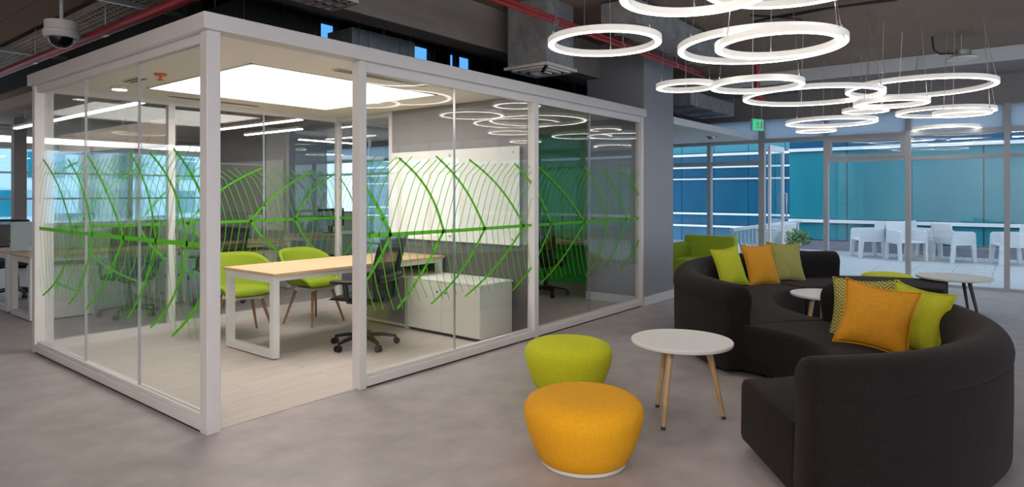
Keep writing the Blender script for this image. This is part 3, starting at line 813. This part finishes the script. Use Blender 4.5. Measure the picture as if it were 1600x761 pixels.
arc_module('farthest charcoal sofa module with a backrest, beside the herringbone cushion', C2, 1.37, 2.33, (65.8, 33), (65.8, 33))
arc_module('backless charcoal sofa module behind the near cushions', C2, 1.37, 2.33, (32.3, 2), (32.3, 2), back=False)

# ---------------------------------------------------------------- cushions
def cushion(label, pos, m, yaw, tilt, roll, S=0.47, T=0.15, seed=0):
    """square scatter cushion; local z is the thin direction, x across, y up"""
    n = 22; vs = []; fs = []
    def pt(i, j, sgn):
        x = -1 + 2 * i / n; y = -1 + 2 * j / n
        px = x * (1 - 0.13 * (1 - y * y)); py = y * (1 - 0.13 * (1 - x * x))
        th = ((1 - abs(x) ** 2.3) * (1 - abs(y) ** 2.3)) ** 0.6 if abs(x) < 1 and abs(y) < 1 else 0
        wr = noise.noise(Vector((x * 2.2 + seed, y * 2.2, sgn * 3.0))) * 0.012 + noise.noise(Vector((x * 6 + seed, y * 1.5, sgn))) * 0.006
        return (px * S / 2, py * S / 2, sgn * (th * T / 2 + (wr * th)))
    for sgn in (1, -1):
        o = len(vs)
        for j in range(n + 1):
            for i in range(n + 1): vs.append(pt(i, j, sgn))
        for j in range(n):
            for i in range(n):
                a = o + j * (n + 1) + i; fs.append((a, a + 1, a + n + 2, a + n + 1) if sgn > 0 else (a, a + n + 1, a + n + 2, a + 1))
    t = thing('cushion', label, 'cushion', pos)
    mb = MB().add(vs, fs); o = bpy.data.objects.new('cover', mb.mesh('cover', m, 80)); COL.objects.link(o); o.parent = t
    import bmesh
    bm = bmesh.new(); bm.from_mesh(o.data); bmesh.ops.remove_doubles(bm, verts=bm.verts, dist=1e-4); bm.to_mesh(o.data); bm.free()
    edge = []
    for k in range(4 * 12):
        s, q = divmod(k, 12); f = -1 + 2 * q / 12
        x, y = ((f, -1), (1, f), (-f, 1), (-1, -f))[s]
        edge.append((x * (1 - 0.13 * (1 - y * y)) * S / 2, y * (1 - 0.13 * (1 - x * x)) * S / 2, 0))
    MB().tube(edge, 0.006, 6, closed=True).build('piping', m, t, smooth=60)
    Rm = Matrix.Rotation(yaw, 4, 'Z') @ Matrix.Rotation(R(90) - tilt, 4, 'X') @ Matrix.Rotation(roll, 4, 'Z')
    t.rotation_euler = Rm.to_euler()
    return t
FACE = YAW - R(90)          # yaw of a cushion whose face looks back at the viewpoint
def on_arc(C, r, a, z): return (C.x + r * math.cos(R(a)), C.y + r * math.sin(R(a)), z)
cushion('herringbone cushion leaning behind the near mustard cushion', on_arc(C1, 1.28, -41.5, 0.61), 'herringbone', FACE + R(-45), R(18), R(2), 0.45, 0.13, 1)
cushion('mustard cushion between herringbone and lime ones on the near sofa module', tuple(at(4.16, 2.36, 0.645)), 'cushion_mustard', FACE + R(-33), R(18), R(-9), 0.435, 0.18, 2)
cushion('lime cushion on the near sofa module, rightmost of all cushions', tuple(at(4.29, 2.70, 0.605)), 'cushion_lime', FACE + R(-72), R(14), R(-5), 0.45, 0.22, 3)
cushion('lime cushion on the far sofa module, leftmost of all cushions', on_arc(C2, 1.93, 88, 0.63), 'cushion_lime', R(-2) + R(-18), R(18), R(4), 0.46, 0.15, 4)
cushion('mustard cushion on the far sofa module between lime and herringbone ones', on_arc(C2, 1.84, 72, 0.625), 'cushion_mustard', R(-18) + R(-8), R(18), R(0), 0.49, 0.16, 5)
cushion('herringbone cushion on the far sofa module beside the mustard one', on_arc(C2, 1.90, 57, 0.63), 'herringbone', R(-33) + R(0), R(18), R(-3), 0.48, 0.14, 6)

# ---------------------------------------------------------------- poufs and small tables
def pouf(label, pos, m):
    t = thing('pouf', label, 'pouf', pos, 0, 'round fabric poufs')
    pr = [(0, 0.022), (0.228, 0.022), (0.243, 0.034), (0.274, 0.10), (0.300, 0.17), (0.316, 0.23), (0.323, 0.275), (0.318, 0.305), (0.300, 0.332), (0.262, 0.352), (0.20, 0.363), (0.10, 0.368), (0, 0.369)]
    MB().lathe(pr, 64).build('cover', m, t, smooth=60)
    MB().lathe([(0.0, 0.004), (0.228, 0.004), (0.232, 0.010), (0.232, 0.024), (0, 0.024)], 48).build('base_ring', 'cream', t, smooth=40)
    for k in range(3):
        a = 2.1 * k; MB().cyl((0.17 * math.cos(a), 0.17 * math.sin(a), 0), (0.17 * math.cos(a), 0.17 * math.sin(a), 0.005), 0.02).build('glide', 'black_plastic', t)
    return t
pouf('yellow round pouf, nearest seat in the foreground', at(3.48, 0.387), 'pouf_yellow')
pouf('lime green round pouf between the yellow pouf and the glass room', at(4.74, 0.416), 'pouf_lime')
pouf('lime green round pouf behind the sofa by the terrace facade', at(8.75, 586 / FPX * 8.75), 'pouf_lime')

def side_table(label, d, lat, z, D, feet, leg='oak_leg', topm='white_paint'):
    p = at(d, lat); t = thing('side_table', label, 'table', p, 0, 'round three-legged tables')
    r = D / 2
    MB().lathe([(0, z - 0.030), (r - 0.02, z - 0.030), (r - 0.004, z - 0.024), (r, z - 0.016), (r, z - 0.004), (r - 0.004, z), (0, z)], 72).build('table_top', topm, t, smooth=40)
    for fd, fl in feet:
        q = at(fd, fl) - p; top = q * 0.62; top.z = z - 0.03
        dirv = (q - top).normalized()
        lg = MB().cyl(top, q + Vector((0, 0, 0.0)), 0.022, 0.013, 16).build('leg', leg, t, smooth=50)
        MB().cyl(q - dirv * 0.02, q, 0.0145, 0.0135, 14).build('foot_cap', 'dark_leg', lg)
    return t
side_table('white round table with pale wooden legs beside the yellow pouf', 4.18, 1.104, 0.50, 0.645, [(4.354, 0.985), (3.93, 0.925), (4.12, 1.36)])
side_table('white round table inside the far curve of the sofa', 6.10, 2.98, 0.50, 0.62, [(6.05, 2.76), (6.33, 3.05), (5.95, 3.12)])
side_table('pale round table with dark legs by the terrace facade', 7.65, 690 / FPX * 7.65, 0.46, 0.77, [(7.95, 5.12), (7.85, 5.58), (7.25, 5.28)], 'dark_leg', 'cream')

# ---------------------------------------------------------------- armchair far right of the pillar
t = thing('armchair', 'lime green high-backed armchair beyond the far sofa module', 'armchair', (10.15, 4.08, 0))
bx('seat_base', -.42, .35, -.38, .40, .10, .40, 'armchair_lime', t, bevel=.03)
bx('backrest', .28, .42, -.44, .44, .06, .745, 'armchair_lime', t, bevel=.03)
for y in (-.43, .31): bx('armrest', -.44, .30, y, y + .12, .06, .64 if y > 0 else .55, 'lime_fabric', t, bevel=.03)
for x in (-.36, .34):
    for y in (-.34, .34): MB().cyl((x, y, 0), (x, y, .1), .02).build('leg', 'black_plastic', t)

# ================================================================ MEETING ROOM FURNITURE
ZP = 0.006
def loop_table(label, x0, x1, y0, y1, z=0.75, cat='table', ends=(1, 1), topm='oak_top', zf=0.0, name='meeting_table'):
    cx, cy = (x0 + x1) / 2, (y0 + y1) / 2; L, W = (x1 - x0) / 2, (y1 - y0) / 2
    t = thing(name, label, cat, (cx, cy, zf))
    tp = MB().box(-L, L, -W, W, z - 0.028, z).build('table_top', topm, t, bevel=0.003)
    MB().box(-L + .04, L - .04, -W + .05, -W + .09, z - .075, z - .028).build('apron_rail', 'white_paint', t)
    MB().box(-L + .04, L - .04, W - .09, W - .05, z - .075, z - .028).build('apron_rail', 'white_paint', t)
    for e, s in zip(ends, (-1, 1)):
        if not e: continue
        x = s * (L - .04); w = .03; a = W - .03
        f = MB().box(x - w, x + w, -a, -a + .06, 0.01, z - .03).box(x - w, x + w, a - .06, a, 0.01, z - .03).box(x - w, x + w, -a + .06, a - .06, 0.01, .07).box(x - w, x + w, -a + .06, a - .06, z - .085, z - .03)
        o = f.build('loop_leg', 'white_paint', t)
        for yy in (-a + .03, a - .03): MB().cyl((x, yy, 0), (x, yy, .01), .018).build('glide', 'black_plastic', o)
    return t
loop_table('oak-topped meeting table with white loop legs inside the glass room', 3.05, 5.14, 5.03, 5.90, zf=ZP)

t = thing('whiteboard', 'white glass board with steel fixings on the grey partition', 'whiteboard', (5.126, 4.935, 0.92))
bx('board', -.008, .006, -.965, .965, 0, 1.01, 'board_white', t, bevel=.002)
for y in (-.88, 0, .88):
    for z in (.06, .95): MB().cyl((-.016, y, z), (.022, y, z), .014).build('standoff', 'steel', t)

cb = thing('cabinet', 'low white cabinet with doors against the whiteboard wall', 'cabinet', (4.90, 4.60, ZP))
bx('body', -.235, .24, -.52, .52, .03, .54, 'cream', cb)
bx('top', -.25, .245, -.53, .53, .54, .56, 'white_paint', cb, bevel=.003)
bx('plinth', -.22, .24, -.50, .50, 0, .03, 'dark', cb)
for k in range(2):
    d = bx('door', -.252, -.236, -.515 + .517 * k, -.002 + .517 * k, .035, .535, 'cream', cb, bevel=.002)
    MB().cyl((-.262, -.06 + .12 * k, .44), (-.25, -.06 + .12 * k, .44), .008).build('lock', 'dark', d)
cb2 = thing('cabinet', 'white open cabinet standing under the meeting table by the partition', 'cabinet', (4.90, 5.52, ZP))
MB().box(-.24, .24, -.38, -.36, 0, .56).box(-.24, .24, .36, .38, 0, .56).box(.22, .24, -.36, .36, 0, .56).build('carcass', 'cream', cb2)
MB().box(-.24, .22, -.36, .36, .54, .56).build('top', 'white_paint', cb2); MB().box(-.24, .22, -.36, .36, .02, .04).build('bottom_shelf', 'cream', cb2)
MB().box(-.20, -.185, -.36, .36, .04, .54).build('inner_panel', 'wall_grey', cb2)

# task chair, local +Y is the direction a sitter looks
def task_chair(label, loc, rz):
    t = thing('task_chair', label, 'office chair', loc, rz, 'black mesh task chairs')
    MB().lathe([(0, .07), (.04, .07), (.045, .10), (.03, .13), (.026, .30), (.018, .30), (.018, .42), (0, .42)], 20).build('gas_column', 'black_plastic', t, smooth=40)
    for k in range(5):
        a = R(20 + 72 * k); c, s = math.cos(a), math.sin(a)
        arm = MB().bar((c * .03, s * .03, .105), (c * .17, s * .17, .10), .05, .035, w1=.042, h1=.03).bar((c * .17, s * .17, .10), (c * .30, s * .30, .075), .042, .03, w1=.03, h1=.024).build('base_arm', 'black_plastic', t, bevel=.004)
        cc = MB().cyl((c * .30, s * .30, .085), (c * .30, s * .30, .05), .010).build('caster', 'black_plastic', t)
        for o in (-.016, .016):
            px, py = c * .31 - s * o, s * .31 + c * o
            MB().cyl((px - s * -.009, py + c * -.009, .03), (px - s * .009, py + c * .009, .03), .03, n=18).build('wheel', 'black_plastic', cc, smooth=40)
    bx('mechanism', -.08, .08, -.13, .14, .40, .445, 'black_plastic', t, bevel=.01)
    # seat: rounded cushion with waterfall front
    vs = []; fs = []; n = 14
    def se(i, j, top):
        x = -1 + 2 * i / n; y = -1 + 2 * j / n
        rx = x * math.sqrt(1 - y * y * .22); ry = y * math.sqrt(1 - x * x * .22)
        e = max(abs(x), abs(y)); dome = (1 - e ** 4)
        z = .475 + .025 * dome + .012 * x * x - (.03 * max(0, y) ** 3) if top else .445 + .012 * (1 - dome)
        return (rx * .255, ry * .25 + .02, z)
    for top in (1, 0):
        o = len(vs)
        for j in range(n + 1):
            for i in range(n + 1): vs.append(se(i, j, top))
        for j in range(n):
            for i in range(n): a = o + j * (n + 1) + i; fs.append((a, a + 1, a + n + 2, a + n + 1))
    b = (n + 1) ** 2
    rim = [i for i in range(n + 1)] + [j * (n + 1) + n for j in range(1, n + 1)] + [n * (n + 1) + i for i in range(n - 1, -1, -1)] + [j * (n + 1) for j in range(n - 1, 0, -1)]
    for i in range(len(rim)): a, c = rim[i], rim[(i + 1) % len(rim)]; fs.append((a, c, c + b, a + b))
    MB().add(vs, fs).build('seat', 'black_fabric', t, smooth=60)
    # backrest: two uprights, top bar, mesh with open weave, lumbar pad
    def by(z): return -.235 - .10 * ((z - .47) / .6) ** 1.4 + .03 * math.sin((z - .47) / .6 * math.pi) if z > .47 else -.235
    zs = [.47 + .58 * i / 10 for i in range(11)]
    fr = MB()
    for s in (-1, 1):
        pts = [(s * (.16 + .06 * math.sin(min(1, (z - .47) / .4) * math.pi / 2)), by(z) - .01, z) for z in zs]
        fr.tube(pts, [.030 - .008 * i / 10 for i in range(11)], 8)
    fr.tube([(-.225, by(1.05) - .01, 1.05), (-.1, by(1.06) - .02, 1.06), (.1, by(1.06) - .02, 1.06), (.225, by(1.05) - .01, 1.05)], .018, 8)
    fr.tube([(-.16, -.245, .475), (-.10, -.20, .43), (.10, -.20, .43), (.16, -.245, .475)], .022, 8)
    fr.build('back_frame', 'black_plastic', t, smooth=50)
    vs = []; fs = []
    for z in zs:
        w = .21 * (.78 + .22 * min(1, (z - .47) / .3))
        for i in range(9):
            x = -1 + i / 4; vs.append((x * w, by(z) + .012 - .02 * (1 - x * x), z))
    for j in range(10):
        for i in range(8): a = j * 9 + i; fs.append((a, a + 1, a + 10, a + 9))
    bm_ = MB().add(vs, fs).build('back_mesh', 'chair_mesh', t, smooth=80)
    sd = bm_.modifiers.new('thickness', 'SOLIDIFY'); sd.thickness = .004
    MB().tube([(-.20, by(.66) - .035, .66), (-.08, by(.66) - .055, .66), (.08, by(.66) - .055, .66), (.20, by(.66) - .035, .66)], .04, 8).build('lumbar_pad', 'black_plastic', t, smooth=60)
    MB().bar((0, -.06, .42), (0, -.24, .46), .09, .03).build('back_bracket', 'black_plastic', t, bevel=.004)
    for s in (-1, 1):
        ar = MB().tube([(s * .16, -.02, .435), (s * .285, -.01, .46), (s * .295, .0, .53), (s * .285, .02, .62)], [.018, .018, .024, .022], 8).build('armrest', 'black_plastic', t, smooth=50)
        bx('arm_pad', s * .285 - .045, s * .285 + .045, -.10, .16, .62, .65, 'black_plastic', ar, bevel=.012)
    MB().tube([(.08, .02, .42), (.22, .03, .415), (.25, .03, .415)], .012, 8).build('lever', 'black_plastic', t)
    return t
tc = task_chair('black mesh task chair pulled up to the meeting table, near the whiteboard', (3.89, 4.88, ZP), R(20))
dup(tc, (3.15, 8.30, 0), R(-12), 'black task chair at the office desks behind the left glass wall', 'black mesh task chairs')
dup(tc, (4.20, 8.25, 0), R(8), 'black task chair at the office desks, seen past the corner post above a green chair', 'black mesh task chairs')
dup(tc, (7.45, 5.30, ZP), R(-75), 'black task chair in the second glass room before the green wall', 'black mesh task chairs')
dup(tc, (2.75, 11.1, 0), R(180), 'black task chair behind the pale screen at the far left', 'black mesh task chairs')
dup(tc, (4.75, 11.0, 0), R(170), 'black task chair on the far side of the first desk row', 'black mesh task chairs')

# green shell chairs, local +Y is the direction a sitter looks
def shell_chair(label, loc, rz):
    t = thing('shell_chair', label, 'chair', loc, rz, 'lime green shell chairs at the meeting table')
    nt, nr = 48, 14; vs = []; fs = []
    def sst(a, b, x): x = max(0, min(1, (x - a) / (b - a))); return x * x * (3 - 2 * x)
    for j in range(nr + 1):
        s = j / nr
        for i in range(nt):
            th = 2 * math.pi * i / nt           # th = 90 deg is the front
            fb = (1 - math.sin(th)) / 2         # 0 at the front, 1 at the back
            h = .365 * sst(.14, .98, fb) ** .75
            rise = sst(.62, 1.0, s) ** 1.25
            rad = (.235 + .05 * (1 - fb) * 0 + .055 * sst(.2, .6, fb)) 
            r = rad * (s / .72 if s < .72 else 1 + .16 * (s - .72) / .28)
            r = r if fb > .3 else r * (1 - .04 * sst(.7, 1, s))
            x = r * math.cos(th) * 1.06; y = r * math.sin(th)
            z = .435 + h * rise - (.03 * sst(.75, 1, s) if fb < .25 else 0) + .012 * s
            y -= .05 * h * rise / .365 * 1.0
            vs.append((x, y, z))
    for j in range(nr):
        for i in range(nt):
            a = j * nt + i; b = j * nt + (i + 1) % nt; fs.append((a, b, b + nt, a + nt))
    sh = MB().add(vs, fs).build('shell', 'lime_fabric', t, smooth=80)
    so_ = sh.modifiers.new('thickness', 'SOLIDIFY'); so_.thickness = .028; so_.offset = -1
    MB().lathe([(0, .452), (.15, .452), (.19, .458), (.205, .468), (.19, .482), (.12, .49), (0, .492)], 36).build('seat_pad', 'lime_fabric', t, smooth=60)
    MB().box(-.15, .15, -.15, .15, .38, .405).build('under_frame', 'white_paint', t, bevel=.005)
    for sx in (-1, 1):
        for sy in (-1, 1):
            l = MB().cyl((sx * .135, sy * .125, .40), (sx * .235, sy * .225, 0), .018, .011, 12).build('leg', 'brown_leg', t, smooth=50)
            MB().cyl((sx * .13, sy * .12, .405), (sx * .142, sy * .132, .37), .022).build('socket', 'white_paint', l)
    return t
g1 = shell_chair('lime green shell chair nearest the corner post, behind the meeting table', (3.42, 6.22, ZP), R(172))
dup(g1, (4.25, 6.20, ZP), R(188), 'lime green shell chair farther along behind the meeting table', 'lime green shell chairs at the meeting table')

# second glass room desk
t = thing('desk', 'oak-topped desk along the green wall of the second glass room', 'desk', (8.36, 5.7, ZP))
bx('table_top', -.32, .32, -.95, .95, .715, .745, 'oak_top', t, bevel=.003)
for y in (-.9, .86): MB().box(-.28, -.22, y, y + .04, 0, .715).box(.22, .28, y, y + .04, 0, .715).box(-.22, .22, y, y + .04, .0, .05).build('loop_leg', 'white_paint', t)
bx('apron_rail', -.2, -.16, -.86, .86, .67, .715, 'white_paint', t)

# ================================================================ OPEN OFFICE
def bench(x0, y0, L, label, group='office desks'):
    t = loop_table(label, x0, x0 + L, y0, y0 + 0.80, 0.74, 'desk', name='office_desk'); t['group'] = group
    return t
DK = [(2.28, 8.72, 'near desk of the first row, at the left end by the aisle'), (3.96, 8.72, 'near desk of the first row, right-hand one'),
      (2.28, 9.62, 'far desk of the first row behind the pale screen, left-hand one'), (3.96, 9.62, 'far desk of the first row behind the pale screen, right-hand one'),
      (6.2, 9.2, 'office desk standing alone right of the first row'), (7.3, 14.6, 'office desk by the right-hand windows')]
for x, y, l in DK: bench(x, y, 1.64, l)
for x, l in ((2.30, 'pale blue-grey desk screen at the left end of the first row'), (3.97, 'pale blue-grey desk screen right-hand in the first row')):
    t = thing('desk_screen', l, 'desk screen', (x + .81, 9.57, .742))
    bx('panel', -.80, .80, -.012, .012, 0.0, .36, 'screen_panel', t, bevel=.003)
    for s in (-.6, .6): bx('clamp', s - .03, s + .03, -.02, .02, 0, .05, 'steel', t)
for x, l in ((2.65, 'white drawer pedestal under the left end of the near desk'), (5.05, 'white drawer pedestal under the right end of the near desk')):
    t = thing('drawer_pedestal', l, 'drawer unit', (x, 9.0, 0))
    bx('body', -.25, .25, -.34, .22, .02, .60, 'cream', t)
    bx('plinth', -.23, .23, -.32, .20, 0, .02, 'dark', t)
    bx('top', -.255, .255, -.345, .225, .60, .62, 'armchair_lime' if x < 0 else 'oak_top', t)
    for k in range(3): bx('drawer', -.245, .245, -.352, -.34, .03 + .19 * k, .21 + .19 * k, 'cream', t, bevel=.002)
def monitor(x, y, rz, label):
    t = thing('monitor', label, 'monitor', (x, y, .741), rz)
    bx('screen', -.27, .27, -.02, .01, .12, .44, 'black_plastic', t, bevel=.004)
    bx('stand', -.03, .03, .0, .04, .01, .30, 'black_plastic', t)
    bx('foot', -.12, .12, -.08, .10, 0, .012, 'black_plastic', t)
monitor(4.9, 9.25, 0, 'black monitor on the right-hand near office desk')
monitor(3.1, 10.05, R(180), 'black monitor behind the left pale desk screen')
monitor(7.0, 9.7, 0, 'black monitor on the lone office desk')
t = thing('desk_phone', 'small yellow-green plant pot on the far left desk', 'potted plant', (2.40, 9.78, .741))
t.name = 'desk_plant'
MB().lathe([(0, 0), (.04, 0), (.05, .09), (.045, .09), (0, .08)], 16).build('pot', 'white_paint', t, smooth=40)
rnd = random.Random(4)
for k in range(22):
    a = rnd.uniform(0, 6.28); r = rnd.uniform(.03, .11); h = rnd.uniform(.14, .28)
    p = Vector((r * math.cos(a), r * math.sin(a), h)); s = Vector((-math.sin(a), math.cos(a), 0)) * .018
    MB().add([(0, 0, .08), p * .55 + s + Vector((0, 0, .06)), p, p * .55 - s + Vector((0, 0, .06))], [(0, 1, 2, 3)]).build('leaf', 'armchair_lime', t)
t = thing('storage_cabinet', 'cream low storage cabinet beside the right-hand office windows', 'cabinet', (9.4, 12.4, 0))
bx('body', -.4, .4, -.22, .22, .04, 1.0, 'cream', t); bx('plinth', -.38, .38, -.2, .2, 0, .04, 'dark', t)
bx('top', -.41, .41, -.23, .23, 1.0, 1.02, 'dark', t)
for k in range(2): bx('door', -.395 + .4 * k, -.005 + .4 * k, -.235, -.22, .05, .99, 'cream', t, bevel=.002)

# wood-clad bulkhead hanging above the desks
wbk = sroot('trim_2', 'wood-panelled bulkhead hanging above the office desks')
ys = [9.3 + .78 * i for i in range(7)]
for a, b in zip(ys, ys[1:]): bx('wood_panel', 4.10, 4.14, a + .006, b - .006, 2.16, 2.52, 'wood_panel', wbk)
bx('backing', 4.14, 4.6, 9.3, 13.98, 2.18, 2.52, 'wall_grey', wbk)
for y in (9.8, 11.6, 13.4): bx('hanger', 4.3, 4.34, y, y + .04, 2.52, 2.9, 'steel', wbk)
# roller blind and window columns
t = thing('roller_blind', 'beige roller blind half way down the far office window', 'blind', (6.15, 17.86, 2.48))
bx('fabric', -.5, .5, -.005, .005, -1.7, 0, 'blind', t); MB().cyl((-.52, 0, 0), (.52, 0, 0), .04, n=16).build('roller', 'white_paint', t)
bx('bottom_bar', -.5, .5, -.01, .01, -1.73, -1.70, 'white_paint', t)
t = thing('pinboard', 'dark grey pinboard with a pale frame on the grey office wall', 'board', (7.1, 12.975, 1.5))
bx('board', -.5, .5, -.01, .02, -.6, .55, 'wall_dark', t)
MB().box(-.53, .53, -.02, .02, .55, .58).box(-.53, .53, -.02, .02, -.63, -.6).box(-.53, -.5, -.02, .02, -.6, .55).box(.5, .53, -.02, .02, -.6, .55).build('frame', 'cream', t)

# ================================================================ TERRACE
tf = sroot('floor_terrace', 'pale grey tiled terrace floor')
bx('bedding', FX + 0.1, 19.0, -8, 12, -.12, -.012, 'plinth', tf)
tme = MB().box(-.297, .297, -.297, .297, -.012, 0).mesh('tile', 'terrace')
for i in range(10):
    for j in range(24):
        inst('tile', tme, tf, (FX + .42 + .6 * i, -6.5 + .6 * j, 0))
def terrace_chair(label, loc, rz):
    """white moulded armchair with panel sides; local +Y is the front"""
    t = thing('terrace_chair', label, 'chair', loc, rz, 'white plastic armchairs on the terrace')
    for s in (-1, 1):
        x0, x1 = (s * .30, s * .25) if s < 0 else (.25, .30)
        poly = [(-.30, 0), (-.22, 0), (-.19, .36), (.16, .36), (.20, 0), (.28, 0), (.25, .62), (.20, .65), (-.24, .66)]
        MB().prism(poly, 0, x0, x1).build('side_panel', 'white_plastic', t, bevel=.008)
    bx('seat', -.25, .25, -.24, .25, .38, .42, 'white_plastic', t, bevel=.01)
    MB().bar((0, -.22, .40), (0, -.29, .82), .56, .04, up=(0, 1, 0)).build('backrest', 'white_plastic', t, bevel=.01)
    return t
W1 = terrace_chair('white terrace armchair in profile, leftmost of the row', tuple(at(14.6, 555 / FPX * 14.6)), FACE + R(80))
for d, px, rz, l in ((13.9, 1416, 180, 'white terrace armchair turned away, second from the left of the row'),
                     (14.5, 1443, 215, 'white terrace armchair partly behind the mullion, third of the row'),
                     (13.6, 1490, -85, 'white terrace armchair in profile with its back to the right, fourth of the row'),
                     (13.0, 1578, 70, 'white terrace armchair behind the rightmost mullion'),
                     (13.6, 1212, 30, 'white terrace armchair just outside the open door')):
    dup(W1, tuple(at(d, (px - 800) / FPX * d)), FACE + R(rz), l, 'white plastic armchairs on the terrace')
t = thing('railing', 'white terrace railing running out beside the open door', 'railing', (12.6, 4.47, 0))
bx('top_rail', 0, 5.0, -.04, .04, .70, .76, 'white_plastic', t); bx('low_rail', 0, 5.0, -.02, .02, .12, .15, 'white_plastic', t)
bme = MB().box(-.015, .015, -.015, .015, 0, .70).mesh('baluster', 'white_plastic')
for k in range(21): inst('baluster', bme, t, (.05 + .238 * k, 0, 0))
t = thing('potted_plant', 'leafy potted plant outside the open terrace door', 'potted plant', tuple(at(12.9, 445 / FPX * 12.9)))
MB().lathe([(0, 0), (.16, 0), (.2, .3), (.17, .3), (.16, .25), (0, .25)], 20).build('pot', 'pot', t, smooth=40)
rnd = random.Random(9); lm = MB()
for k in range(260):
    a = rnd.uniform(0, 6.28); e = rnd.uniform(-.2, 1.4); r = rnd.uniform(.14, .3)
    p = Vector((r * math.cos(a) * math.cos(e), r * math.sin(a) * math.cos(e), .46 + r * math.sin(e) * .9))
    u = Vector((rnd.uniform(-1, 1), rnd.uniform(-1, 1), rnd.uniform(-.4, 1))).normalized() * .05; v = u.orthogonal().normalized() * .022
    lm.add([p - u, p + v, p + u, p - v], [(0, 1, 2, 3)])
o = lm.build('foliage', 'foliage', t); o['kind'] = 'stuff'
for k in range(5): MB().tube([(0, 0, .25), (.06 * math.cos(k * 1.3), .06 * math.sin(k * 1.3), .5)], .006, 5).build('stem', 'brown_leg', t)

# buildings across the terrace
def wing(label, x, y0, y1, bay, rows, glassm):
    t = thing('office_building', label, 'building', (x, (y0 + y1) / 2, -.1))
    h = (y1 - y0) / 2; top = rows[-1][1]
    bx('body', .06, 4.0, -h, h, -3, top + .4, 'plinth', t)
    n = int(round((y1 - y0) / bay)); cache = {}
    for z0, z1, m in rows:
        me = MB().box(0, .05, -bay / 2 + .012, bay / 2 - .012, z0, z1).mesh('glass_panel', m)
        for k in range(n): inst('glass_panel', me, t, (0, -h + bay * (k + .5), 0))
    return t, h
t, h = wing('teal glass building face across the terrace', 17.8, -9.0, 4.8, 1.38, [(.36, .78, 'teal_glass'), (.90, 2.62, 'teal_glass'), (2.72, 3.4, 'blue_glass'), (3.5, 4.6, 'blue_glass')], 'teal_glass')
bx('plinth_wall', -.05, .06, -h, h, 0.0, .34, 'plinth', t)
for z, w in ((.80, .08), (2.63, .08), (3.41, .07)): bx('white_band', -.08, .06, -h, h, z, z + w, 'band_white', t)
t, h = wing('blue glass building wing farther back beyond the railing', 24.0, 4.0, 30.0, 1.3, [(-1.0, .25, 'blue_glass'), (.35, .72, 'blue_glass'), (.82, 2.05, 'blue_glass'), (2.15, 2.5, 'blue_glass'), (2.58, 2.95, 'blue_glass'), (3.1, 4.2, 'teal_glass'), (4.35, 6.0, 'teal_glass')], 'blue_glass')
for z, w in ((.26, .07), (.73, .07), (2.07, .05), (2.51, .06), (2.97, .09), (4.22, .10)): bx('white_band', -.08, .06, -h, h, z, z + w, 'band_white', t)

# pale building beyond the far office windows
t = thing('office_building', 'pale blue-grey building seen through the far office windows', 'building', (4, 27, -.1))
bx('body', -16, 16, .06, 4, -3, 6.0, 'band_white', t)
rnd = random.Random(12)
for r in range(4):
    for k in range(20):
        if rnd.random() < .18: continue
        bx('window_pane', -15.6 + 1.55 * k, -14.5 + 1.55 * k, 0, .05, -.6 + 1.35 * r, .3 + 1.35 * r, rnd.choice(['teal_glass', 'screen_panel', 'screen_panel']), t)
